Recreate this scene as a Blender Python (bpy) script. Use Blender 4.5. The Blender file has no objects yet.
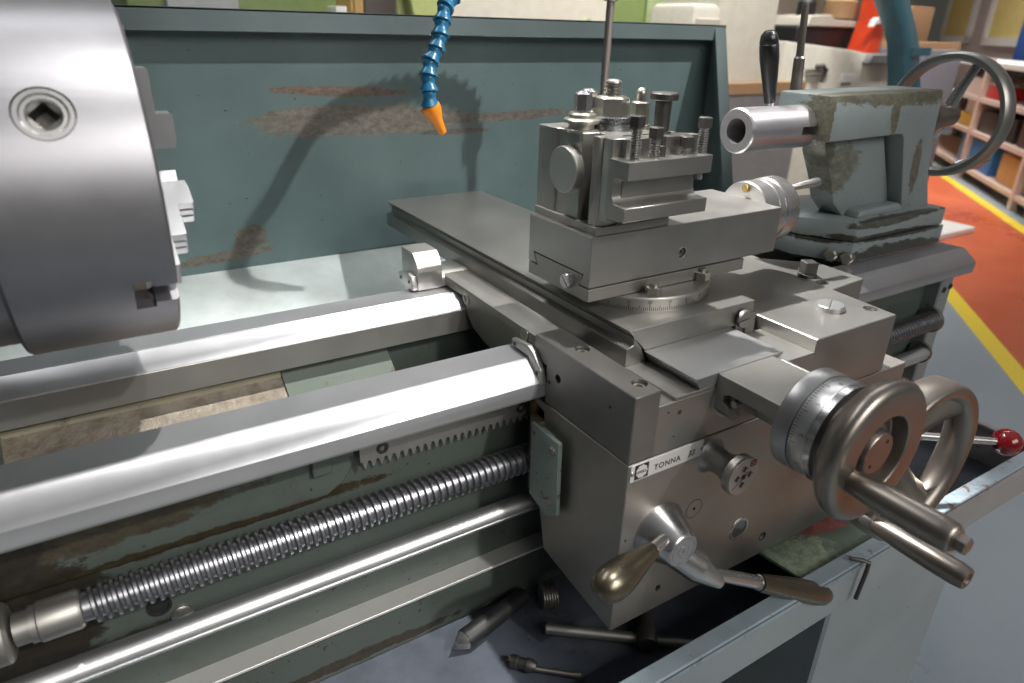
import bpy, bmesh, math, random
from mathutils import Vector, Matrix
random.seed(7)
S = 0.001                                   # everything below is written in millimetres
SC = bpy.context.scene
COL = SC.collection
PI = math.pi
def rad(d): return d * PI / 180

# ------------------------------------------------------------------ camera
CAM = Vector((0, 0, 263))
RR = Vector((0.8486135, -0.5284337, 0.0247554)); DN = Vector((-0.2006366, -0.3647965, -0.9092131)); FW = Vector((0.4894896, 0.7666037, -0.4155944))
FPX = 690.67
cd = bpy.data.cameras.new('camera'); cam = bpy.data.objects.new('camera', cd); COL.objects.link(cam)
cam.matrix_world = Matrix(((RR.x, -DN.x, -FW.x, 0), (RR.y, -DN.y, -FW.y, 0), (RR.z, -DN.z, -FW.z, CAM.z * S), (0, 0, 0, 1)))
cd.sensor_width = 23.5; cd.lens = FPX / 1024 * 23.5
cd.clip_start = 0.01; cd.clip_end = 100
cd.dof.use_dof = True; cd.dof.focus_distance = 0.66; cd.dof.aperture_fstop = 4.5
SC.camera = cam
def at(u, v, Y):                            # a point of the picture's line of sight on the plane Y (mm)
    d = RR * (u - 512) + DN * (v - 341.5) + FW * FPX
    return CAM + d * (Y / d.y)
def atz(u, v, Z):
    d = RR * (u - 512) + DN * (v - 341.5) + FW * FPX
    return CAM + d * ((Z - CAM.z) / d.z)

# ------------------------------------------------------------------ world, lamps, exposure
SC.view_settings.view_transform = 'Standard'; SC.view_settings.look = 'None'
SC.view_settings.gamma = 1; SC.view_settings.exposure = 0.0; SC.view_settings.use_curve_mapping = False
w = bpy.data.worlds.new('world'); SC.world = w; w.use_nodes = True
nt = w.node_tree; nt.nodes.clear()
wo = nt.nodes.new('ShaderNodeOutputWorld'); bg = nt.nodes.new('ShaderNodeBackground')
tc = nt.nodes.new('ShaderNodeTexCoord'); sx = nt.nodes.new('ShaderNodeSeparateXYZ'); cr = nt.nodes.new('ShaderNodeValToRGB')
mr = nt.nodes.new('ShaderNodeMapRange'); mr.inputs[1].default_value = -1; mr.inputs[2].default_value = 1
nt.links.new(tc.outputs['Generated'], sx.inputs[0]); nt.links.new(sx.outputs[2], mr.inputs[0]); nt.links.new(mr.outputs[0], cr.inputs[0])
e = cr.color_ramp.elements
e[0].position = 0.0; e[0].color = (0.06, 0.058, 0.055, 1)
e[1].position = 1.0; e[1].color = (0.62, 0.66, 0.70, 1)
k = e.new(0.48); k.color = (0.10, 0.097, 0.092, 1)
k = e.new(0.56); k.color = (0.27, 0.268, 0.26, 1)
k = e.new(0.75); k.color = (0.16, 0.17, 0.185, 1)
bg.inputs[1].default_value = 0.55
mx_ = nt.nodes.new('ShaderNodeMapRange'); nt.links.new(sx.outputs[0], mx_.inputs[0])
for i_, v_ in enumerate((-1, .6, .22, 1.2)): mx_.inputs[i_ + 1].default_value = v_
ml_ = nt.nodes.new('ShaderNodeMath'); ml_.operation = 'MULTIPLY'; ml_.inputs[1].default_value = 0.46
nt.links.new(mx_.outputs[0], ml_.inputs[0]); nt.links.new(ml_.outputs[0], bg.inputs[1])
nt.links.new(cr.outputs[0], bg.inputs[0]); nt.links.new(bg.outputs[0], wo.inputs[0])

def spot(name, target, direction, dist, energy, cone, col=(1, 1, 1), size=0.05, blend=0.5):
    d = Vector(direction).normalized()
    p = (Vector(target) + d * dist) * S
    l = bpy.data.lights.new(name, 'SPOT'); l.energy = energy; l.spot_size = rad(cone); l.spot_blend = blend; l.color = col; l.shadow_soft_size = size
    o = bpy.data.objects.new(name, l); COL.objects.link(o); o.location = p
    o.rotation_euler = (-d).to_track_quat('-Z', 'Y').to_euler(); return o
def area(name, loc, target, sx_, sy_, energy, col=(1, 1, 1), spread=180):
    l = bpy.data.lights.new(name, 'AREA'); l.shape = 'RECTANGLE'; l.size = sx_; l.size_y = sy_; l.energy = energy; l.color = col; l.spread = rad(spread)
    o = bpy.data.objects.new(name, l); COL.objects.link(o); o.location = loc
    o.rotation_euler = (Vector(target) - Vector(loc)).to_track_quat('-Z', 'Y').to_euler(); return o
# the three shop lamps whose shadows the photograph shows
spot('high_bay_lamp', (60, 520, 0), (0.28, -0.17, 1), 3600, 620, 12.3, (1, .98, .95), 0.04, 0.5)
spot('high_bay_lamp', (568, 452, 30), (-0.23, 0.39, 1), 3600, 2300, 6.8, (1, .98, .95), 0.05, 0.5)
spot('high_bay_lamp', (470, 980, 60), (0.70, -0.60, 1), 3600, 720, 15, (1, .98, .95), 0.032, 0.5)
spot('high_bay_lamp', (90, 475, -130), (0.36, -1.1, 1), 3300, 190, 12, (1, .98, .95), 0.045, 0.6)
area('fluorescent_tube', (-0.6, 2.6, 4.2), (0.3, 0.5, 0), 3.0, 0.5, 45)  # unseen overhead fill, added for streak highlights on the steel
area('fluorescent_tube', (3.4, 2.8, 4.2), (1.5, 1.0, 0), 3.0, 0.5, 45)  # its unseen partner, added for the same highlights
area('window_daylight', (0.9, -3.2, 2.2), (0.6, 0.4, -0.1), 3.4, 1.6, 85, (1, .97, .93))  # unseen fill added to brighten the faces towards the operator
area('fluorescent_tube', (6.0, 4.0, 4.2), (6.8, 4.0, 0), 5.0, 3.0, 145, (1, .97, .93), 75)  # added fill over the background, narrow spread keeps it off the lathe
area('fluorescent_tube', (2.2, 1.2, 4.2), (2.6, 3.9, 0.3), 3.0, .5, 90, (1, .97, .93), 70)  # added fill for the machines beyond the guard

# ------------------------------------------------------------------ node helpers and materials
def nm(name):
    m = bpy.data.materials.new(name); m.use_nodes = True
    t = m.node_tree; b = t.nodes['Principled BSDF']; return m, t, b
def N(t, kind, **kw):
    n = t.nodes.new(kind)
    for k_, v in kw.items(): setattr(n, k_, v)
    return n
def pos(t, scale=(1, 1, 1), obj=False, rot=(0, 0, 0)):
    mp = N(t, 'ShaderNodeMapping'); mp.inputs['Scale'].default_value = scale; mp.inputs['Rotation'].default_value = rot
    if obj:
        c = N(t, 'ShaderNodeTexCoord'); t.links.new(c.outputs['Object'], mp.inputs[0])
    else:
        g = N(t, 'ShaderNodeNewGeometry'); t.links.new(g.outputs['Position'], mp.inputs[0])
    return mp.outputs[0]
def noise(t, vec, scale, detail=4, rough=.6):
    n = N(t, 'ShaderNodeTexNoise'); n.inputs['Scale'].default_value = scale; n.inputs['Detail'].default_value = detail; n.inputs['Roughness'].default_value = rough
    t.links.new(vec, n.inputs['Vector']); return n.outputs[0]
def rng(t, v, a, b, c, d):
    m = N(t, 'ShaderNodeMapRange'); t.links.new(v, m.inputs[0])
    for i, x in enumerate((a, b, c, d)): m.inputs[i + 1].default_value = x
    return m.outputs[0]
def mix(t, f, a, b):
    m = N(t, 'ShaderNodeMix', data_type='RGBA')
    if isinstance(f, float): m.inputs[0].default_value = f
    else: t.links.new(f, m.inputs[0])
    for i, x in ((6, a), (7, b)):
        if isinstance(x, tuple): m.inputs[i].default_value = (*x, 1)
        else: t.links.new(x, m.inputs[i])
    return m.outputs[2]
def math_(t, op, a, b=None):
    m = N(t, 'ShaderNodeMath', operation=op)
    for i, x in enumerate((a, b)):
        if x is None: continue
        if isinstance(x, (int, float)): m.inputs[i].default_value = x
        else: t.links.new(x, m.inputs[i])
    return m.outputs[0]
def bump(t, b, h, dist, strength=.5):
    n = N(t, 'ShaderNodeBump'); n.inputs['Strength'].default_value = strength; n.inputs['Distance'].default_value = dist
    t.links.new(h, n.inputs['Height']); t.links.new(n.outputs[0], b.inputs['Normal'])
def patch(t, centre, radii, rot=0, wob=.55, nscale=30, seed=0.0):
    """mask 0..1 of a ragged elliptical patch at world position (mm)"""
    g = N(t, 'ShaderNodeNewGeometry')
    s = N(t, 'ShaderNodeVectorMath', operation='SUBTRACT'); t.links.new(g.outputs['Position'], s.inputs[0]); s.inputs[1].default_value = [c * S for c in centre]
    r = N(t, 'ShaderNodeVectorRotate', rotation_type='Y_AXIS'); r.inputs['Angle'].default_value = rad(rot); t.links.new(s.outputs[0], r.inputs['Vector'])
    d = N(t, 'ShaderNodeVectorMath', operation='DIVIDE'); t.links.new(r.outputs[0], d.inputs[0]); d.inputs[1].default_value = [x * S for x in radii]
    l = N(t, 'ShaderNodeVectorMath', operation='LENGTH'); t.links.new(d.outputs[0], l.inputs[0])
    n = noise(t, pos(t, (1, 1, 2.0)), nscale * 2.0, 9, .8)
    v = math_(t, 'ADD', l.outputs['Value'], math_(t, 'MULTIPLY', math_(t, 'SUBTRACT', n, .5), wob * 3))
    return rng(t, v, .93, 1.02, 1, 0)
MATS = {}
def steel(name, col=(.50, .50, .49), rough=.3, brush=(1, 40, 40), bscale=30, var=.12, bmp=.00004, metal=1.0, dirt=0, obj=False):
    if name in MATS: return MATS[name]
    cast = bmp > .0002
    if not cast: bscale *= 4; bmp *= .12; var *= .7; rough = rough * 1.15 + .07; metal = .92 if metal == 1 else metal
    m, t, b = nm(name)
    v = pos(t, brush, obj)
    n = noise(t, v, bscale, 4, .65); n2 = noise(t, pos(t, (1, 1, 1), obj), 14, 5, .6)
    c = mix(t, rng(t, n2, .3, .7, 0, 1), tuple(x * (1 - var) for x in col), tuple(min(1, x * (1 + var)) for x in col))
    if dirt:
        c = mix(t, rng(t, noise(t, pos(t, (1, 1, 1), obj), 45, 7, .75), .62 - dirt * .2, .74, 0, 1), c, (.10, .075, .05))
    t.links.new(c, b.inputs['Base Color']); b.inputs['Metallic'].default_value = metal
    r1 = rng(t, n, .25, .75, rough * .88, rough * 1.12); r2 = rng(t, n2, .3, .7, -.03, .04)
    t.links.new(math_(t, 'ADD', r1, r2), b.inputs['Roughness'])
    bump(t, b, n, bmp, .6)
    MATS[name] = m; return m
def paint(name, col, rough=.42, patches=(), chips=0, chipcol=(.07, .06, .045), var=.10, bmp=.0004, spots=0, grime=0):
    if name in MATS: return MATS[name]
    m, t, b = nm(name)
    n1 = noise(t, pos(t), 9, 5, .6)
    c = mix(t, rng(t, n1, .3, .7, 0, 1), tuple(x * (1 - var) for x in col), tuple(x * (1 + var) for x in col))
    if grime: c = mix(t, rng(t, noise(t, pos(t), 22, 7, .75), .55, .8, 0, grime), c, (.05, .045, .03))
    if chips: c = mix(t, rng(t, noise(t, pos(t), 65, 6, .7), .70 - chips * .1, .72 - chips * .1, 0, 1), c, chipcol)
    if spots: c = mix(t, rng(t, noise(t, pos(t), 170, 2, .5), .76 - spots * .06, .78 - spots * .06, 0, 1), c, (.02, .018, .014))
    for (ce, ra, ro, wob, ns, pc) in patches:
        mk = patch(t, ce, ra, ro, wob, ns)
        pcn = mix(t, rng(t, noise(t, pos(t, (1, 1, 1.6)), 90, 7, .75), .35, .65, 0, 1), tuple(x * .6 for x in pc), tuple(x * 1.4 for x in pc))
        c = mix(t, mk, c, pcn)
    t.links.new(c, b.inputs['Base Color'])
    t.links.new(rng(t, n1, .3, .7, rough * .8, rough * 1.2), b.inputs['Roughness'])
    bump(t, b, noise(t, pos(t), 120, 4, .6), bmp, .35)
    MATS[name] = m; return m
def plain(name, col, rough=.5, metal=0, coat=0, emis=0):
    if name in MATS: return MATS[name]
    m, t, b = nm(name)
    n = noise(t, pos(t), 20, 4, .6)
    t.links.new(mix(t, rng(t, n, .3, .7, 0, 1), tuple(x * .92 for x in col), tuple(min(1, x * 1.06) for x in col)), b.inputs['Base Color'])
    b.inputs['Roughness'].default_value = rough; b.inputs['Metallic'].default_value = metal; b.inputs['Coat Weight'].default_value = coat
    MATS[name] = m; return m

GROUND = steel('ground_steel', (.355, .345, .325), .25, (6, 60, 60), 22, .12, .00003, .86)
GROUNDY = steel('ground_steel_crosswise', (.42, .42, .415), .24, (60, 3, 60), 22, .1, .00003, .84)
DARKST = steel('oiled_steel', (.36, .345, .32), .34, (8, 8, 60), 20)
WAY = steel('scraped_way_steel', (.52, .52, .535), .24, (1.5, 90, 90), 26, .08, .00003, .78)
WAYSIDE = steel('milled_way_side', (.40, .39, .37), .42, (30, 4, 4), 30, .12)
CHUCKM = steel('turned_chuck_steel', (.285, .28, .295), .29, (90, 2, 2), 24, .16, .00006, dirt=0)
BRIGHT = steel('bright_turned_steel', (.58, .57, .56), .16, (1, 1, 1), 1, .03, 0)
HANDM = steel('worn_handle_steel', (.30, .265, .235), .25, (8, 40, 8), 20, .18, .00002)
SCREWM = steel('lead_screw_steel', (.33, .33, .35), .22, (1, 1, 1), 6, .10, 0)
BLACKST = steel('black_oxide_steel', (.11, .105, .10), .38, (6, 6, 6), 30, .2)
NUTM = steel('plated_nut_steel', (.50, .48, .42), .22, (5, 5, 20), 20, .15)
CASTM = steel('rough_cast_iron', (.24, .21, .17), .6, (1, 1, 1), 130, .55, .0016, .55, dirt=.9)
DULLHAND = steel('tarnished_handle_metal', (.20, .175, .125), .20, (3, 12, 3), 12, .22, .00001)
BRASS = plain('brass', (.62, .45, .18), .25, 1)
DARK = plain('dark_recess', (.012, .012, .012), .7)  # near-black colour stands in for the shade inside holes
BLACKP = plain('black_plastic', (.012, .012, .013), .28, 0, .5)
BEDP = paint('bed_green_grey_paint', (.080, .096, .084), .38, chips=.5, grime=.6, spots=.7, patches=(
    ((20, 468, -94), (170, 30, 7), 0, .7, 20, (.035, .026, .014)), ((-60, 470, -60), (120, 30, 16), 0, .7, 14, (.05, .042, .026)),
    ((-115, 470, -120), (75, 60, 90), 0, .5, 12, (.022, .018, .012)), ((120, 475, -172), (60, 30, 5), 0, .8, 24, (.06, .052, .026)),
    ((130, 456, -268), (110, 30, 6), 0, .8, 28, (.035, .026, .016)), ((-20, 476, -176), (40, 30, 14), 0, .7, 20, (.04, .03, .018)),
    ((60, 468, -38), (260, 30, 9), 0, .6, 12, (.03, .025, .016))))
GUARDP = paint('splash_guard_paint', (.078, .116, .116), .40, spots=.15, patches=(
    ((322, 920, 180), (100, 60, 7), -2, .5, 16, (.115, .085, .065)),
    ((350, 920, 143), (165, 60, 20), -1, .6, 12, (.12, .108, .092)),
    ((560, 920, 140), (140, 60, 7), 1, .5, 16, (.10, .088, .075)),
    ((480, 920, 122), (60, 60, 4), 0, .5, 20, (.08, .07, .06)),
    ((178, 920, 2), (22, 60, 17), 20, .5, 26, (.085, .075, .062)),
    ((135, 920, -18), (75, 60, 7), 3, .6, 22, (.10, .088, .072)),
    ))
RIMP = paint('guard_rim_paint', (.10, .130, .133), .38, chips=.15, chipcol=(.12, .08, .06))
TAILP = paint('tailstock_grey_paint', (.225, .260, .262), .36, spots=.3, patches=(
    ((842, 497, 200), (150, 30, 13), -2, .75, 26, (.115, .108, .08)),
    ((731, 497, 172), (10, 40, 40), 0, .8, 24, (.12, .115, .085)),
    ((800, 515, 112), (42, 40, 30), 20, .6, 16, (.155, .16, .13)),
    ((770, 515, 126), (16, 40, 20), 0, .8, 24, (.10, .10, .075)),
    ((935, 497, 110), (10, 30, 36), 8, .5, 30, (.12, .11, .085)),
    ((860, 497, 180), (9, 40, 30), 10, .5, 34, (.125, .12, .085)),
    ((905, 484, 28), (110, 30, 5), -1, .6, 20, (.045, .045, .038)),
    ((905, 484, 6), (115, 30, 12), -1, .7, 26, (.055, .055, .048)),
    ((806, 510, 32), (14, 60, 5), 0, .7, 26, (.05, .05, .04)), ((800, 540, 26), (40, 60, 4), 0, .8, 30, (.03, .03, .025)), ((900, 482, 50), (100, 10, 4), 0, .9, 36, (.05, .05, .04)),
    ((870, 484, 46), (70, 30, 5), 0, .8, 28, (.08, .08, .065))))
TRAYP = paint('tray_grey_paint', (.30, .335, .35), .40, spots=.2)
TRAYIN = paint('tray_inside_oiled', (.07, .08, .10), .32, grime=.6, var=.5)
LIPM = paint('worn_tray_lip', (.27, .33, .37), .28, chips=.9, chipcol=(.17, .10, .08), var=.35)
COVERP = paint('worn_green_cover', (.16, .205, .165), .42, grime=.8, chips=.6, chipcol=(.06, .06, .05), var=.4, patches=(
    ((640, 345, -225), (50, 30, 30), 0, .7, 16, (.30, .11, .10)), ((560, 310, -225), (40, 30, 30), 0, .9, 22, (.30, .36, .26))))
BRKP = paint('mint_bracket_paint', (.33, .40, .35), .40, chips=.6, spots=.9, grime=.35)
TEALP = paint('teal_machine_paint', (.035, .115, .155), .35, chips=.3)
BLK_P = plain('dark_oily_plinth_paint', (.012, .013, .013), .5)  # near-black: stands in for shade under the tray; also colours the centre's shank
REDB = plain('red_ball_plastic', (.21, .006, .008), .16, 0, .6)
BLUEH = plain('blue_hose_plastic', (.012, .14, .27), .30, 0, .4)
ORNG = plain('orange_nozzle_plastic', (.90, .27, .012), .32, 0, .2)
PLATE = plain('satin_badge_metal', (.66, .64, .61), .42, .25)
PRINT = plain('badge_black_print', (.012, .012, .014), .5)
REDPR = plain('badge_red_print', (.40, .02, .02), .5)

# ------------------------------------------------------------------ mesh helpers
class B:
    def __init__(s): s.b = bmesh.new()
    def _bev(s, geom, w_, seg=1):
        if w_: bmesh.ops.bevel(s.b, geom=geom, offset=w_, segments=seg, affect='EDGES', profile=.5, clamp_overlap=True)
    def prism(s, pts, axis, a0, a1, bev=0, seg=1):
        """pts: polygon in the plane across axis ('x': (y,z), 'y': (x,z), 'z': (x,y))"""
        def P(p, a): return {'x': (a, p[0], p[1]), 'y': (p[0], a, p[1]), 'z': (p[0], p[1], a)}[axis]
        v0 = [s.b.verts.new(P(p, a0)) for p in pts]; v1 = [s.b.verts.new(P(p, a1)) for p in pts]
        n = len(pts); fs = [s.b.faces.new(v0), s.b.faces.new(v1)]
        for i in range(n): fs.append(s.b.faces.new((v0[i], v0[(i + 1) % n], v1[(i + 1) % n], v1[i])))
        bmesh.ops.recalc_face_normals(s.b, faces=fs)
        s._bev(list({e for f in fs for e in f.edges}), bev, seg); return s
    def box(s, x0, x1, y0, y1, z0, z1, bev=0, seg=1):
        return s.prism([(x0, y0), (x1, y0), (x1, y1), (x0, y1)], 'z', z0, z1, bev, seg)
    def lathe(s, prof, org, axis, seg=48, close=True):
        """prof: list of (t, r) along axis from org; first and last closed by caps unless r = 0"""
        a = Vector(axis).normalized(); o = Vector(org)
        u = a.orthogonal().normalized(); v = a.cross(u); rings = []
        for (t, r) in prof:
            if r < 1e-6: rings.append([s.b.verts.new(o + a * t)])
            else: rings.append([s.b.verts.new(o + a * t + (u * math.cos(2 * PI * i / seg) + v * math.sin(2 * PI * i / seg)) * r) for i in range(seg)])
        fs = []
        for A, C_ in zip(rings, rings[1:]):
            for i in range(seg):
                j = (i + 1) % seg
                if len(A) == 1 and len(C_) == 1: continue
                if len(A) == 1: fs.append(s.b.faces.new((A[0], C_[j], C_[i])))
                elif len(C_) == 1: fs.append(s.b.faces.new((A[i], A[j], C_[0])))
                else: fs.append(s.b.faces.new((A[i], A[j], C_[j], C_[i])))
        if close:
            for Rg in (rings[0], rings[-1]):
                if len(Rg) > 1: fs.append(s.b.faces.new(Rg))
        bmesh.ops.recalc_face_normals(s.b, faces=fs); return s
    def ring(s, prof, org, axis, seg=64):
        """closed profile of (t, r) swept right round: a solid ring"""
        a = Vector(axis).normalized(); o = Vector(org); u = a.orthogonal().normalized(); v = a.cross(u); rings = []
        for (t, r) in prof: rings.append([s.b.verts.new(o + a * t + (u * math.cos(2 * PI * i / seg) + v * math.sin(2 * PI * i / seg)) * r) for i in range(seg)])
        fs = []; n = len(rings)
        for k_ in range(n):
            A, C_ = rings[k_], rings[(k_ + 1) % n]
            for i in range(seg):
                j = (i + 1) % seg; fs.append(s.b.faces.new((A[i], A[j], C_[j], C_[i])))
        bmesh.ops.recalc_face_normals(s.b, faces=fs); return s
    def cyl(s, p0, p1, r0, r1=None, seg=32, ch=0):
        p0 = Vector(p0); p1 = Vector(p1); L = (p1 - p0).length; r1 = r0 if r1 is None else r1
        if ch: pr = [(0, r0 - ch), (ch, r0), (L - ch, r1), (L, r1 - ch)]
        else: pr = [(0, r0), (L, r1)]
        return s.lathe(pr, p0, p1 - p0, seg)
    def tube(s, path, radii, seg=16):
        pts = [Vector(p) for p in path]; n = len(pts)
        if not isinstance(radii, (list, tuple)): radii = [radii] * n
        rings = []; u = None
        for i, p in enumerate(pts):
            d = (pts[min(i + 1, n - 1)] - pts[max(i - 1, 0)]).normalized()
            u = d.orthogonal().normalized() if u is None else (u - d * u.dot(d)).normalized()
            v = d.cross(u)
            rings.append([s.b.verts.new(p + (u * math.cos(2 * PI * k_ / seg) + v * math.sin(2 * PI * k_ / seg)) * radii[i]) for k_ in range(seg)])
        fs = [s.b.faces.new(rings[0]), s.b.faces.new(rings[-1])]
        for A, C_ in zip(rings, rings[1:]):
            for i in range(seg):
                j = (i + 1) % seg; fs.append(s.b.faces.new((A[i], A[j], C_[j], C_[i])))
        bmesh.ops.recalc_face_normals(s.b, faces=fs); return s
    def hexa(s, p0, p1, af, n=6, rot=0, ch=1.0):
        """prism with n sides, af across flats, edges chamfered"""
        p0 = Vector(p0); p1 = Vector(p1); a = (p1 - p0).normalized(); L = (p1 - p0).length
        r = af / 2 / math.cos(PI / n)
        if abs(a.z) > .9: u = Vector((math.cos(rad(rot)), math.sin(rad(rot)), 0))
        elif abs(a.y) > .9: u = Vector((math.cos(rad(rot)), 0, math.sin(rad(rot))))
        else: u = Vector((0, math.cos(rad(rot)), math.sin(rad(rot))))
        u = (u - a * u.dot(a)).normalized(); v = a.cross(u); rings = []
        for (t, k_) in ((0, 1), (L - ch, 1), (L, 1 - ch * 1.6 / r)):
            rings.append([s.b.verts.new(p0 + a * t + (u * math.cos(2 * PI * i / n) + v * math.sin(2 * PI * i / n)) * r * k_) for i in range(n)])
        fs = [s.b.faces.new(rings[0]), s.b.faces.new(rings[-1])]
        for A, C_ in zip(rings, rings[1:]):
            for i in range(n):
                j = (i + 1) % n; fs.append(s.b.faces.new((A[i], A[j], C_[j], C_[i])))
        bmesh.ops.recalc_face_normals(s.b, faces=fs); return s
    def build(s, name, mat, parent=None, ang=35, cut=None, bevmod=0, label=None):
        if cut is not None:
            me0 = bpy.data.meshes.new('tmp'); s.b.to_mesh(me0); o0 = bpy.data.objects.new('tmp', me0); COL.objects.link(o0)
            me1 = bpy.data.meshes.new('tmpc'); cut.b.to_mesh(me1); o1 = bpy.data.objects.new('tmpc', me1); COL.objects.link(o1)
            md = o0.modifiers.new('b', 'BOOLEAN'); md.object = o1; md.operation = 'DIFFERENCE'; md.solver = 'EXACT'; md.use_self = True; md.use_hole_tolerant = True
            dg = bpy.context.evaluated_depsgraph_get(); dg.update()
            me2 = bpy.data.meshes.new_from_object(o0.evaluated_get(dg))
            bpy.data.objects.remove(o0); bpy.data.objects.remove(o1)
            s.b.free(); s.b = bmesh.new(); s.b.from_mesh(me2); bpy.data.meshes.remove(me2); bpy.data.meshes.remove(me0); bpy.data.meshes.remove(me1)
            cut.b.free()
        for v in s.b.verts: v.co *= S
        bb = [v.co for v in s.b.verts]
        c = Vector([(min(p[i] for p in bb) + max(p[i] for p in bb)) / 2 for i in range(3)])
        for v in s.b.verts: v.co -= c
        s.b.normal_update()
        for f in s.b.faces: f.smooth = True
        for e_ in s.b.edges:
            if len(e_.link_faces) == 2: e_.smooth = e_.calc_face_angle(0) < rad(ang)
            else: e_.smooth = False
        me = bpy.data.meshes.new(name); s.b.to_mesh(me); s.b.free(); me.materials.append(mat)
        o = bpy.data.objects.new(name, me); COL.objects.link(o)
        if parent is not None:
            o.parent = parent; par = parent; off = Vector((0, 0, 0))
            while par is not None: off += par.location; par = par.parent
            o.location = c - off
        else: o.location = c
        if bevmod:
            md = o.modifiers.new('bevel', 'BEVEL'); md.width = bevmod * S; md.segments = 2; md.limit_method = 'ANGLE'; md.angle_limit = rad(40); md.harden_normals = False
        if label: o['label'] = label
        return o
def thing(name, label, cat, loc, group=None):
    o = bpy.data.objects.new(name, None); COL.objects.link(o); o.location = Vector(loc) * S; o['label'] = label; o['category'] = cat
    o.empty_display_size = .02
    if group: o['group'] = group
    return o
def tag(o, label, cat, group=None):
    o['label'] = label; o['category'] = cat
    if group: o['group'] = group
    return o
def struct(o): o['kind'] = 'structure'; return o
def text(name, body, size, mat, origin, xdir, updir, parent, thick=.15, shear=0, bold=0):
    cu = bpy.data.curves.new(name, 'FONT'); cu.body = body; cu.size = size * S; cu.extrude = thick * S; cu.offset = bold * S
    cu.shear = shear; cu.space_character = 1.18 if len(body) > 3 else 1.0
    ob = bpy.data.objects.new('tmp', cu); COL.objects.link(ob)
    dg = bpy.context.evaluated_depsgraph_get(); dg.update()
    me = bpy.data.meshes.new_from_object(ob.evaluated_get(dg)); bpy.data.objects.remove(ob)
    x = Vector(xdir).normalized(); u = Vector(updir).normalized(); z = x.cross(u)
    M = Matrix(((x.x, u.x, z.x, origin[0] * S), (x.y, u.y, z.y, origin[1] * S), (x.z, u.z, z.z, origin[2] * S), (0, 0, 0, 1)))
    me.transform(M)
    bm = B(); bm.b.from_mesh(me)
    for v in bm.b.verts: v.co /= S
    return bm.build(name, mat, parent)
def socket_screw(p, axis, r, parent, mat=BLACKST, name='cap_screw', hexr=None, depth=2.5):
    """cap screw head with a hexagon socket, face at p looking along axis"""
    a = Vector(axis).normalized(); p = Vector(p); h = hexr or r * .52
    b = B(); b.lathe([(-depth, r * .98), (-.5, r), (0, r - .5), (0, h + .1)] , p, a, 24, False)
    u = a.orthogonal().normalized(); v = a.cross(u)
    ring0 = [b.b.verts.new(p + (u * math.cos(PI * i / 3) + v * math.sin(PI * i / 3)) * h) for i in range(6)]
    ring1 = [b.b.verts.new(q.co - a * depth) for q in ring0]
    b.b.faces.new(ring1)
    for i in range(6): b.b.faces.new((ring0[i], ring0[(i + 1) % 6], ring1[(i + 1) % 6], ring1[i]))
    bmesh.ops.recalc_face_normals(b.b, faces=b.b.faces[:])
    return b.build(name, mat, parent)

# ================================================================== THE ROOM
FL = -900
m, t, b = nm('workshop_floor_paint')
g = N(t, 'ShaderNodeNewGeometry'); dt = N(t, 'ShaderNodeVectorMath', operation='DOT_PRODUCT'); t.links.new(g.outputs['Position'], dt.inputs[0]); dt.inputs[1].default_value = (.668, -.744, 0)
q = dt.outputs['Value']                                          # distance across the aisle (m)
def band(lo, hi): return math_(t, 'MULTIPLY', math_(t, 'GREATER_THAN', q, lo), math_(t, 'LESS_THAN', q, hi))
nA = noise(t, pos(t), 1.6, 6, .6); nB = noise(t, pos(t), 14, 6, .7)
blue = mix(t, rng(t, nA, .3, .7, 0, 1), (.245, .295, .335), (.315, .355, .385))
redc = mix(t, rng(t, nA, .3, .7, 0, 1), (.45, .085, .035), (.62, .15, .07))
redc = mix(t, rng(t, nB, .62, .72, 0, .55), redc, (.60, .33, .24))
blue = mix(t, rng(t, nB, .66, .72, 0, .5), blue, (.42, .40, .36))
dt2 = N(t, 'ShaderNodeVectorMath', operation='DOT_PRODUCT'); t.links.new(g.outputs['Position'], dt2.inputs[0]); dt2.inputs[1].default_value = (.744, .668, 0)
inn_ = math_(t, 'GREATER_THAN', dt2.outputs['Value'], .5)
c = mix(t, math_(t, 'MULTIPLY', band(1.27, 2.03), inn_), blue, redc)
c = mix(t, math_(t, 'ADD', band(1.19, 1.27), band(2.03, 2.11)), c, (.82, .62, .05))
t.links.new(c, b.inputs['Base Color']); t.links.new(rng(t, nA, .3, .7, .25, .42), b.inputs['Roughness'])
struct(B().box(-4000, 14000, -4000, 12000, FL - 60, FL).build('floor', m))
WALLM = plain('pale_mauve_wall_paint', (.44, .37, .36), .7)
WALLB = plain('cream_wall_paint', (.52, .50, .42), .7)
struct(B().box(-4000, 14000, 7000, 7150, FL, 4500).build('wall_back', WALLB))
# right-hand wall runs along the aisle
AD = Vector((.744, .668, 0)); AN = Vector((.668, -.744, 0))
def aisle(u, q_, z): return AD * u + AN * q_ + Vector((0, 0, z))
def abox(b_, u0, u1, q0, q1, z0, z1):
    P = [aisle(u, q_, 0) for (u, q_) in ((u0, q0), (u1, q0), (u1, q1), (u0, q1))]
    return b_.prism([(p.x, p.y) for p in P], 'z', z0, z1)
struct(abox(B(), 3500, 12000, 3050, 3200, FL, 4500).build('wall_right', WALLM))

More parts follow.
